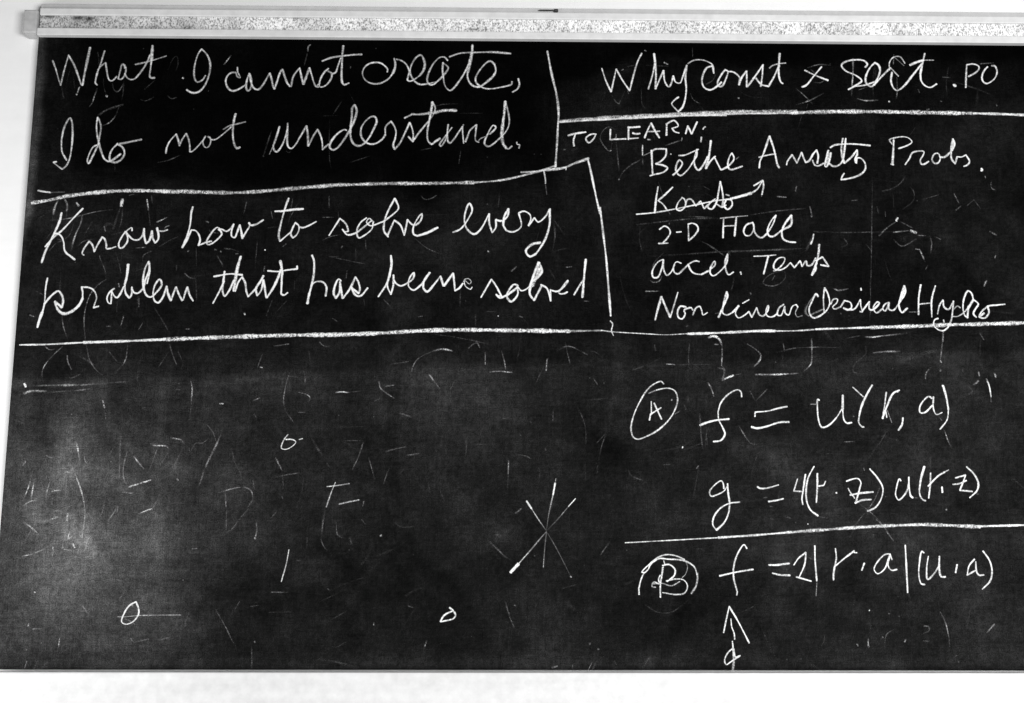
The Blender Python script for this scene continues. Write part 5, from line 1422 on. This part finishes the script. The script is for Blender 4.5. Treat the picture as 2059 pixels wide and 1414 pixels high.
2.6 0.19 -606.3,321.9 -592.9,325.2
2.6 0.27 -573.1,511.3 -563.9,512
2.4 0.24 -461,406.3 -445.2,409.2
2.4 0.18 -775,420.9 -754.8,423.1
2.6 0.28 -693.5,385.6 -674.9,376.8 -665.3,367.9
2.7 0.1 -777.1,418.6 -775.9,383.2
2.4 0.15 -722.3,447.7 -720.4,454.4 -699.8,452.2 -687.9,443.3 -693.9,429.9
2.4 0.42 -860.8,431.8 -857.8,431.4
2.7 0.12 -851.5,291.1 -435.9,294.1
2.5 0.18 -660.1,337.2 -659.1,330.6
2.4 0.28 -877.1,393 -869.4,395.2
2.8 0.19 -638.4,492.7 -636.3,497.2
2.6 0.22 -423.3,432.6 -391.4,432.3
3.7 0.2 -327.6,584.2 -331.4,556.8 -332.9,529.5
2.6 0.24 -334,529.5 -327.8,516 -321.9,509.2
3.2 0.2 -306.2,561.4 -303.2,538.7 -293.8,531.9
3.7 0.24 -280,531.9 -276.2,520.6
3.2 0.19 -259,566.1 -250.7,557
2.8 0.17 -197.7,561.7 -183.7,552.6 -158.3,553.8
3.7 0.12 -174.3,426.4 -158.5,435.4 -142.6,439.9 -141.3,431
2.8 0.24 -169.4,408.6 -159.1,405.3
2.8 0.31 -133.1,345.6 -136.3,335.6
2.2 0.15 -136.3,335.6 -145.2,322.5
2.6 0.14 -312.3,381.7 -281,399.5
2.4 0.15 -309.8,335.4 -299.5,334.3 -279.4,344.3
3.1 0.24 -377.5,490.6 -370.6,489.9
2.6 0.15 -359.5,534 -359.8,510.2
2.8 0.15 -426.4,396 -383.3,397.1
3.7 0.52 -222.6,537.1 -221.1,535.7
4.7 0.17 -14.8,524.7 8.4,500.9 22.3,491.9
2.8 0.2 12.2,408.9 20.3,393.4
3.7 0.19 -417.6,581.6 -428.6,567.9
3.7 0.22 -318.6,439.5 -313.9,435.1
2.6 0.07 -154.1,314.1 -152.7,313.2
2.2 0.32 -231.4,377.4 -231.3,373
2.8 0.42 -51.3,354.5 -50.2,353.8
9.3 0.07 -387,565.8 -368.1,552.1
27.9 0.03 -408.2,577.1 -344.8,543.1
3.5 0.22 109.3,887.4 125.7,896.9 139.7,895.8 156,887.6
2.9 0.14 156,887.6 169.9,880.6
2.9 0.24 125.7,905.2 130.3,882.7 134.8,863.9
3.4 0.4 90.6,873.1 88.7,849.6
3.8 0.24 178.9,836 187.6,823.2
3.9 0.19 298.8,901.3 300.9,888.3
2.9 0.17 366.8,905.2 363.8,874.4 365.7,855.6
2.9 0.42 321.5,863.6 337.8,862.5
3.8 0.42 320.3,864.3 322.6,862.9
2.3 0.14 335.4,862.1 405.6,863.3
2.7 0.14 165.3,880.6 179.3,887.7 197.9,876
3.4 0.14 143.6,786.9 157.4,761.4 164.1,736 163.9,708.4
2.7 0.22 101.9,772.8 101.4,751.9
3.0 0.17 203.3,729.3 193.8,704 188.9,678.8
2.7 0.14 203.3,730.4 184.6,710.8
2.8 0.19 243.8,660.7 250.6,649.3 273.4,640.3
3.8 0.29 86.7,701.3 88.3,696.7
2.7 0.2 354.7,783.1 356.8,776.1
2.6 0.22 30.5,687.8 48.8,686.3 60.3,680.6
3.4 0.1 71.8,671.5 76.3,651 67.2,614.8
2.5 0.28 334.6,766.8 345.1,772.6
4.3 0.74 348.2,703.4 349.4,702.7
3.2 0.17 382.2,769.3 385.5,716.2 389.4,688.6
2.9 0.15 395.1,732.3 392.1,704.7
9.5 0.05 -15.8,753.8 21,758.5
5.7 0.09 4.9,757.3 16.4,755.1
3.8 0.17 310.7,670.1 324.5,671.2
2.8 0.07 289.9,670 291.4,624.5
2.9 0.32 401.1,827.6 406.4,816
2.5 0.11 379.7,670.3 366.6,606.6
3.2 0.07 161.6,708.4 163.2,624.1
3.8 0.24 329.4,794.6 331.2,793.7
3.8 0.12 186.5,669.6 185.2,653.7
3.2 0.15 58,751.8 62.6,744.9
2.8 0.19 209.7,528.6 199.2,515 189.8,501.4
2.6 0.24 12.4,415.6 19.4,391.1 28.6,369
3.7 0.31 98,297.5 108.2,300.8
2.8 0.24 136.6,305.2 135.8,289.9
2.8 0.26 173,307.5 162.6,289.9
2.8 0.2 212.8,309.7 217.3,303.1
2.8 0.14 281.3,320.8 262.6,292.2
3.7 0.42 134.1,461.8 135,460.6
3.7 0.1 111,438.1 143.2,447.2
3.7 0.22 -18,525.8 7.5,500.9
7.5 0.09 -6.6,541.7 2.7,534.9
2.6 0.15 271.5,411.6 294.2,398.3 319.4,397.2 352,418.5
3.7 0.32 183.5,331.6 185.3,330.5
3.7 0.1 69.7,413.5 67.4,393.4
9.2 0.06 106.4,426.9 152,393.6
13.0 0.04 122.4,415.8 161.2,395.8
5.6 0.06 30.6,485.2 69.7,451.5
3.7 0.28 28.5,410.1 31.2,409
8.3 0.07 46.8,389 58.2,384.5
4.6 0.19 167.6,341.5 169,340
3.2 0.19 30.3,578.4 41.9,587.6
2.6 0.12 219.1,442.8 219.3,422.7
4.3 0.74 403.4,915.3 412.2,919.1 423.7,913.9 429.2,902.2
3.3 0.42 429.2,902.2 429.2,881.6 427.5,861.2
2.7 0.32 427.5,861.2 433.6,852.4 428.7,832
2.7 0.32 420.7,856.8 430.7,853.9 432,846.6 427.3,834.9
3.8 0.68 427.2,832 439,837.9 450.7,842.3
2.5 0.19 450.7,842.3 465.2,845.3
3.3 0.42 478.7,903.9 495.8,892.2 504.2,882 500.9,870.3 488.9,858.5
3.5 0.52 491.3,844 529,844.1 575.5,846.7
3.1 0.37 604.5,914.8 603.7,882.5 600.9,864.9 585.8,850.2
2.7 0.28 548.7,905.7 551,889.6
2.9 0.19 533.4,886.5 568.7,895.5 606.7,897.8 656.2,897.4
3.1 0.25 709.8,918.3 730.3,919.9 765.6,923 792.1,926.1
3.1 0.32 709.8,918.9 724.3,917.8
3.7 0.37 722.8,887.5 746.2,889.9 775.5,890.7
11.7 0.1 756.6,865.6 792.2,877.5 833.8,889.5 869.2,895.5
3.5 0.22 861,927.9 857.9,901.4 853.2,872 850.4,851.5
4.3 0.42 852.7,873.4 854.7,869
4.2 0.8 853.2,825.2 857.3,820.9
2.9 0.22 836.5,861.6 824.1,848.4 821.9,836.7
3.9 0.13 708.9,900.6 708.1,885.9 683.7,862.4 683,847.8
4.3 0.29 925.1,834.3 914.3,825.5
3.3 0.24 926.2,851.8 927.1,843
3.3 0.42 956.7,849 959,840.3
3.3 0.19 896.1,859 895.6,851.7
1.9 0.07 941.3,837.3 943.4,825.6
2.9 0.32 401.1,827.6 406.6,818.9
2.9 0.29 414.7,902.7 422.8,902.1
7.8 0.09 631.4,929.7 642.3,912.1
2.5 0.1 546.5,885.1 546.8,855.9
8.7 0.05 735,842.2 814,851.3
3.9 0.1 625.6,865 655.2,875.4
2.9 0.17 932.8,928.3 940.6,913.6
2.6 0.42 823.4,398.8 831,383.3 835.9,360.8 837.4,350.5
2.4 0.15 837.4,350.5 836.3,332.1
3.2 0.31 924.2,377.3 908.2,360.9
3.3 0.34 686.9,350.3 685.4,342.1 687.1,335
2.8 0.17 692.4,374.9 689.3,356.5
3.3 0.47 756.7,349.4 753.3,344.3
2.8 0.29 791,373 799.5,372.6 801.2,365.8 787,358.6
3.0 0.2 604.7,360.4 603,344.1 597.3,335.9
3.0 0.15 740.9,368.8 721.2,358.6 715.8,336.1
3.2 0.29 664.2,341.1 667.1,337
3.2 0.29 846.1,319.9 851.4,320.3
3.4 0.74 690.5,401.6 691.6,401.2
2.6 0.32 726.6,395.9 728.7,395.5
3.3 0.24 711.4,353.4 714.5,352.8
2.8 0.14 788.4,346.4 801.1,346.4
11.2 0.04 805.9,426.6 815.8,414.2
2.9 0.11 491.6,844.7 528,845.2 576.5,846.1
2.9 0.32 399.5,827.8 407.8,813.1 410.9,801.1
2.9 0.28 457.4,744.6 465.5,730.9 478.6,712.2 490.5,708.9
2.5 0.17 480.2,813.5 489.9,794.5
2.5 0.24 514.8,816.2 491.6,792.8
2.7 0.14 384.3,770 384.5,710.2
2.7 0.12 395.5,739.2 395.5,708.5
2.5 0.2 353.7,783.6 356.9,775
3.8 0.86 348.1,703.9 349.5,703.2
3.8 0.32 329,794.7 330.2,793.8
4.8 0.29 924.6,833.2 916.2,826.3
2.9 0.19 904.2,823.2 911.4,813.4 899.1,805.5
3.9 0.42 956.2,849.2 959.8,843.2
2.7 0.28 829.4,856.5 822.9,846.6 821.3,836.7
2.9 0.24 681.5,855.8 683.2,849.9 690.9,846.9
2.5 0.29 659.1,714.8 678.6,715.9
2.5 0.29 851.8,740.8 859.9,713.6 865.1,704
2.5 0.32 946.1,801.8 946.4,792
2.9 0.24 843.5,764.1 848.9,756.4
3.8 0.29 678,764.4 680,763.5
3.9 0.42 850.9,853 852.8,852.2
3.3 0.24 925.8,851 927.2,843.1
2.9 0.19 809.2,764 811.9,760.1
2.6 0.24 722.7,629.7 710.5,605 697,586.5
2.6 0.24 680.4,598.7 695.5,588 713.4,571.2 728,552.9 738.1,537.6
2.3 0.15 692.1,581.9 673.9,560.4 665.4,546.6
2.7 0.29 907,617.1 910.9,616.8
2.5 0.19 786.6,609.8 793.7,609.5
3.8 0.32 846.4,588.5 847.9,586.9
4.8 0.09 823.3,686 820.6,667.3
2.5 0.24 693.9,665.3 694.5,660.6
3.2 0.19 499.6,609 508.2,609.7
3.8 0.24 510.7,592.8 517,592.1
5.7 0.2 539.7,574.5 550.4,570.7
4.7 0.15 511.5,569.9 519.2,568.4
2.8 0.52 581.9,560.9 582.7,559.4
2.8 0.19 377.9,668.8 373.9,662.6
2.3 0.24 602,574.7 619,570.9
2.6 0.24 710.8,570.5 723.1,558.8
2.6 0.22 729.8,548.1 745.1,526.6
2.8 0.14 679.4,565.9 659.5,533.5
11.3 0.04 654,494.3 674.4,501.4
3.3 0.86 940.3,838.2 945.4,821.5 947,801.8
2.8 0.42 -879.9,654.6 -885.1,625.2 -893.8,599.5
3.3 0.42 -875.7,636.2 -877.1,617.9 -878.5,598.6
3.2 0.47 -893.4,589.5 -879.3,598.1 -866.6,599.6
3.0 0.34 -845.3,636.3 -848.9,621.6 -851.9,605.1
3.0 0.37 -845.6,614.3 -836.6,617.6 -824.8,618.9
2.6 0.32 -837.8,608.8 -839.1,596 -837.5,583.3
2.8 0.29 -814.8,642.9 -814.7,625.4 -814.2,607.1
3.0 0.42 -813.7,671.5 -802.2,653 -791.5,631 -782.5,607.2 -776.9,583.4 -776.4,565.2 -778.3,543.4 -782,518.1
3.7 0.37 -794,640.2 -789.3,625.5 -782.5,607.2
3.7 0.22 -741.8,603.6 -742.5,585.4 -750.2,563.5
3.2 0.32 -715.2,590 -723.5,576.3 -731.9,563.5
3.7 0.37 -716,589.1 -716.3,578.1
3.4 0.47 -899.1,664.7 -893.8,673
3.0 0.32 -819.8,653 -809.6,652.6
4.1 0.42 -806.3,658.6 -805.1,654.9
2.8 0.47 -802,542.5 -804.8,530.7 -797.8,534.3 -803.8,528.9
3.0 0.37 -814.8,516.2 -810.8,510.8 -795.9,507.6
3.1 0.42 -795,519.9 -790.8,512.7
4.1 0.42 -808,576 -809.8,563.3 -807,561.5
2.6 0.27 -698.9,625.8 -706,636.8 -710.1,657 -704.8,692.2
2.8 0.2 -718.9,725.7 -716,633.1
3.4 0.25 -708.4,615.6 -688.9,613.3
2.8 0.24 -831.4,647.4 -816.9,651.1
2.8 0.15 -849,610.6 -832.7,614.3
3.2 0.24 -691.2,683 -671.3,659
6.5 0.15 -637.2,611.3 -653.9,580.1 -670.7,552.8
2.8 0.29 -773.9,505.5 -764.7,532.6 -757.8,538
'''),
]
random.seed(11)
def curve(pts):
    n = len(pts)
    if n == 2:
        a, b = pts; m = max(2, int((b - a).length / .004)); return [a.lerp(b, i / m) for i in range(m + 1)]
    P = [pts[0] * 2 - pts[1]] + pts + [pts[-1] * 2 - pts[-2]]; out = []
    for i in range(1, n):
        p0, p1, p2, p3 = P[i - 1:i + 3]
        t0 = 0; t1 = t0 + max((p1 - p0).length, 1e-5) ** .5; t2 = t1 + max((p2 - p1).length, 1e-5) ** .5; t3 = t2 + max((p3 - p2).length, 1e-5) ** .5
        m = max(3, int((p2 - p1).length / .003))
        for k in range(m):
            t = t1 + (t2 - t1) * k / m
            a1 = p0 * ((t1 - t) / (t1 - t0)) + p1 * ((t - t0) / (t1 - t0)); a2 = p1 * ((t2 - t) / (t2 - t1)) + p2 * ((t - t1) / (t2 - t1))
            a3 = p2 * ((t3 - t) / (t3 - t2)) + p3 * ((t - t2) / (t3 - t2))
            b1 = a1 * ((t2 - t) / (t2 - t0)) + a2 * ((t - t0) / (t2 - t0)); b2 = a2 * ((t3 - t) / (t3 - t1)) + a3 * ((t - t1) / (t3 - t1))
            out.append(b1 * ((t2 - t) / (t2 - t1)) + b2 * ((t - t1) / (t2 - t1)))
    out.append(pts[-1]); return out
def chalk_mesh(name, text, faint):
    co, faces, pres, acr, grit = [], [], [], [], []
    for si, ln in enumerate(text.strip().split('\n')):
        tk = ln.split(); ws = [float(v) / 1000 for v in tk[0].split(':')]; ds = [float(v) for v in tk[1].split(':')]; wd, d = ws[0], ds[0]
        pts = [Vector((float(a) / 1000, float(b) / 1000 + 1)) for a, b in (t.split(',') for t in tk[2:])]
        line = curve(pts); n = len(line)
        y0 = (-0.00010 if faint else -0.0009) - 0.00006 * (si % 13)
        ph = random.uniform(0, 50); half = wd * 0.5 * (0.9 if faint else 1.0)
        d0 = (line[1] - line[0]).normalized(); d1 = (line[-1] - line[-2]).normalized()
        line = [line[0] - d0 * half * .45] + line + [line[-1] + d1 * half * .45]; n += 2
        base = len(co)
        for i, p in enumerate(line):
            t = line[min(i + 1, n - 1)] - line[max(i - 1, 0)]
            t = t.normalized() if t.length > 1e-9 else Vector((1, 0)); nn = Vector((-t.y, t.x))
            end = 0.55 if i in (0, n - 1) else 1.0
            wob = 1 + 0.08 * math.sin(i * 1.3 + ph) + 0.15 * math.sin(i * .29 + ph * 2) + 0.08 * math.sin(i * .11 + ph)
            u = i / (n - 1); wd, d = ws[0] + (ws[-1] - ws[0]) * u, ds[0] + (ds[-1] - ds[0]) * u
            half = wd * 0.5 * (1.1 if faint else 0.97)
            h = half * wob * end; y = y0 - 0.00005 * i / n
            pr = d * (0.97 + 0.12 * math.sin(i * .17 + ph * 1.7) + 0.08 * math.sin(i * .47 + ph * 3)) * (0.8 if end < 1 else 1)
            if faint: pr *= (1 + .3 * math.sin(i * .45 + ph)) * min(1, .3 + 2.4 * min(u, 1 - u))
            grit.append(min(1, max(0.55 if not faint else 1, (wd * 1000 - 4) / 4)))
            grit += [grit[-1]] * 2
            for k, a in ((-1, 1), (0, 0), (1, 1)):
                q = p + nn * h * k; co.append((q.x, y, q.y)); pres.append(pr); acr.append(a)
        for i in range(n - 1):
            a = base + 3 * i
            faces += [(a, a + 3, a + 4, a + 1), (a + 1, a + 4, a + 5, a + 2)]
    me = bpy.data.meshes.new(name); me.from_pydata(co, [], faces); me.update()
    for nm, vals in (('pressure', pres), ('across', acr), ('grit', grit)):
        at = me.attributes.new(nm, 'FLOAT', 'POINT'); at.data.foreach_set('value', vals)
    return me
for kind, label, text in MARKS:
    faint = kind == 'erased_marks'
    if faint:                                         # older writing, all but wiped away
        rr = random.Random(5); more = []
        for k in range(150):
            x = rr.uniform(BL * 1000 + 10, 1150); z = rr.uniform(BB * 1000 + 5, BT * 1000 - 60) - 1000
            if z > 1160 and x < 100: continue
            a = rr.choice([rr.gauss(1.3, .35), rr.gauss(.15, .3), rr.uniform(0, 3.1)]); ln = rr.uniform(15, 95); bend = rr.gauss(0, .25)
            pts = []
            for q in range(4):
                u = (q / 3 - .5) * ln; w = bend * (ln * .25 - u * u / ln * 1.0)
                pts.append('%.1f,%.1f' % (x + u * math.cos(a) - w * math.sin(a), z + u * math.sin(a) + w * math.cos(a)))
            more.append('%.1f %.2f ' % (rr.choice([2.2, 2.6, 3.4, 5]), rr.uniform(.05, .12) * (1.1 if z < 880 else .7)) + ' '.join(pts))
        text = text.rstrip() + '\n' + '\n'.join(more)
    o = keep(link(kind, chalk_mesh(kind, text, faint), CHALK)); o['label'] = label
    if faint: o['kind'] = 'stuff'

# ------------------------------------------------------------------ cork display rail above the board
R0, R1, R2, R3, R4 = 2.52207, 2.53697, 2.56472, 2.57918, 2.58990
RL, RLL, YF = -0.92818, -0.95989, -0.012
rail = empty('display_rail', (0.3, 0, R0)); tag(rail, 'long white framed cork rail along the top of the blackboard', 'display rail')
def onto(o): o.parent = rail; o.matrix_parent_inverse = Matrix.Translation(rail.location).inverted(); return o
onto(box('lower_moulding', RL - .003, BR, YF, 0.0195, R0, R1, TRIM))
onto(box('upper_moulding', RL, BR, YF, 0.0195, R2, R3, TRIM))
onto(box('top_ledge', RL, BR, YF + .004, 0.0195, R3 + .0003, R4, LEDGE, None, .001))
onto(box('end_block', RLL, RL - .004, YF - .001, 0.0195, R0 + .004, R3 - .004, BLOCK, None, .003))
STAINS = [(95, 33, 16, 4, .8), (152, 36, 12, 5, .85), (176, 38, 8, 6, .9), (86, 49, 6, 5, .35), (205, 33, 9, 2, .5), (285, 33, 9, 2, .5), (300, 56, 12, 3, .4), (948, 60, 13, 3, .7), (380, 55, 14, 3, .35), (1140, 62, 10, 3, .4), (600, 36, 30, 2, .3)]
X_AT0, MMPX = RL, (-0.008,2.557)[0] - (-0.009,2.557)[0]
def soil_shade(X, Z):
    s = 0.62 + 0.38 * smooth((X - X_AT0) / 0.62)        # left end darkened: mostly shade put into the colour, some dirt
    s = s * (0.72 + .38 * value_noise(X, Z, .045, .05, 9) + .16 * value_noise(X, Z, .012, .02, 10))
    for px, py, rx, rz, a in STAINS:
        cx = X_AT0 + (px - 78) * MMPX; cz = R2 - (py - 31 - (px - 78) * .0085) * MMPX
        s = s * (1 - a * np.exp(-((X - cx) / (rx * MMPX)) ** 2 - ((Z - cz) / (rz * MMPX)) ** 2))
    return s
onto(grid('cork_strip', RL, BR, R1 + .0003, R2 - .0003, YF + .004, 900, 14, CORK, None, 'stain_shade', soil_shade))

hook = empty('map_hook', (0.10975, YF, R3)); tag(hook, 'small dark metal map hook clipped on the rail top', 'hook')
h1 = box('clip', -.0045, .0045, -.004, .003, .0005, .006, IRON, None, .0018); h1.parent = hook
h2 = box('wire', -.034, -.0065, -.003, -.001, .0015, .0045, IRON, None, .0008); h2.parent = hook

# ------------------------------------------------------------------ chalk tray under the board
LIP = 0.0055
tray = empty('chalk_tray', (0.3, 0, BB)); tag(tray, 'white painted wooden chalk tray along the bottom of the blackboard', 'chalk tray')
def under(o): o.parent = tray; o.matrix_parent_inverse = Matrix.Translation(tray.location).inverted(); return o
under(box('shelf', BL - .03, BR, -0.050, 0.0195, BB - .030, BB - .012, TRIM))
under(box('lip', BL - .03, BR, -0.062, -0.0505, BB - .080, BB + LIP, TRIM, None, .003))
under(box('back_board', BL - .03, BR, 0.004, 0.0195, BB - .090, BB - .0305, TRIM))
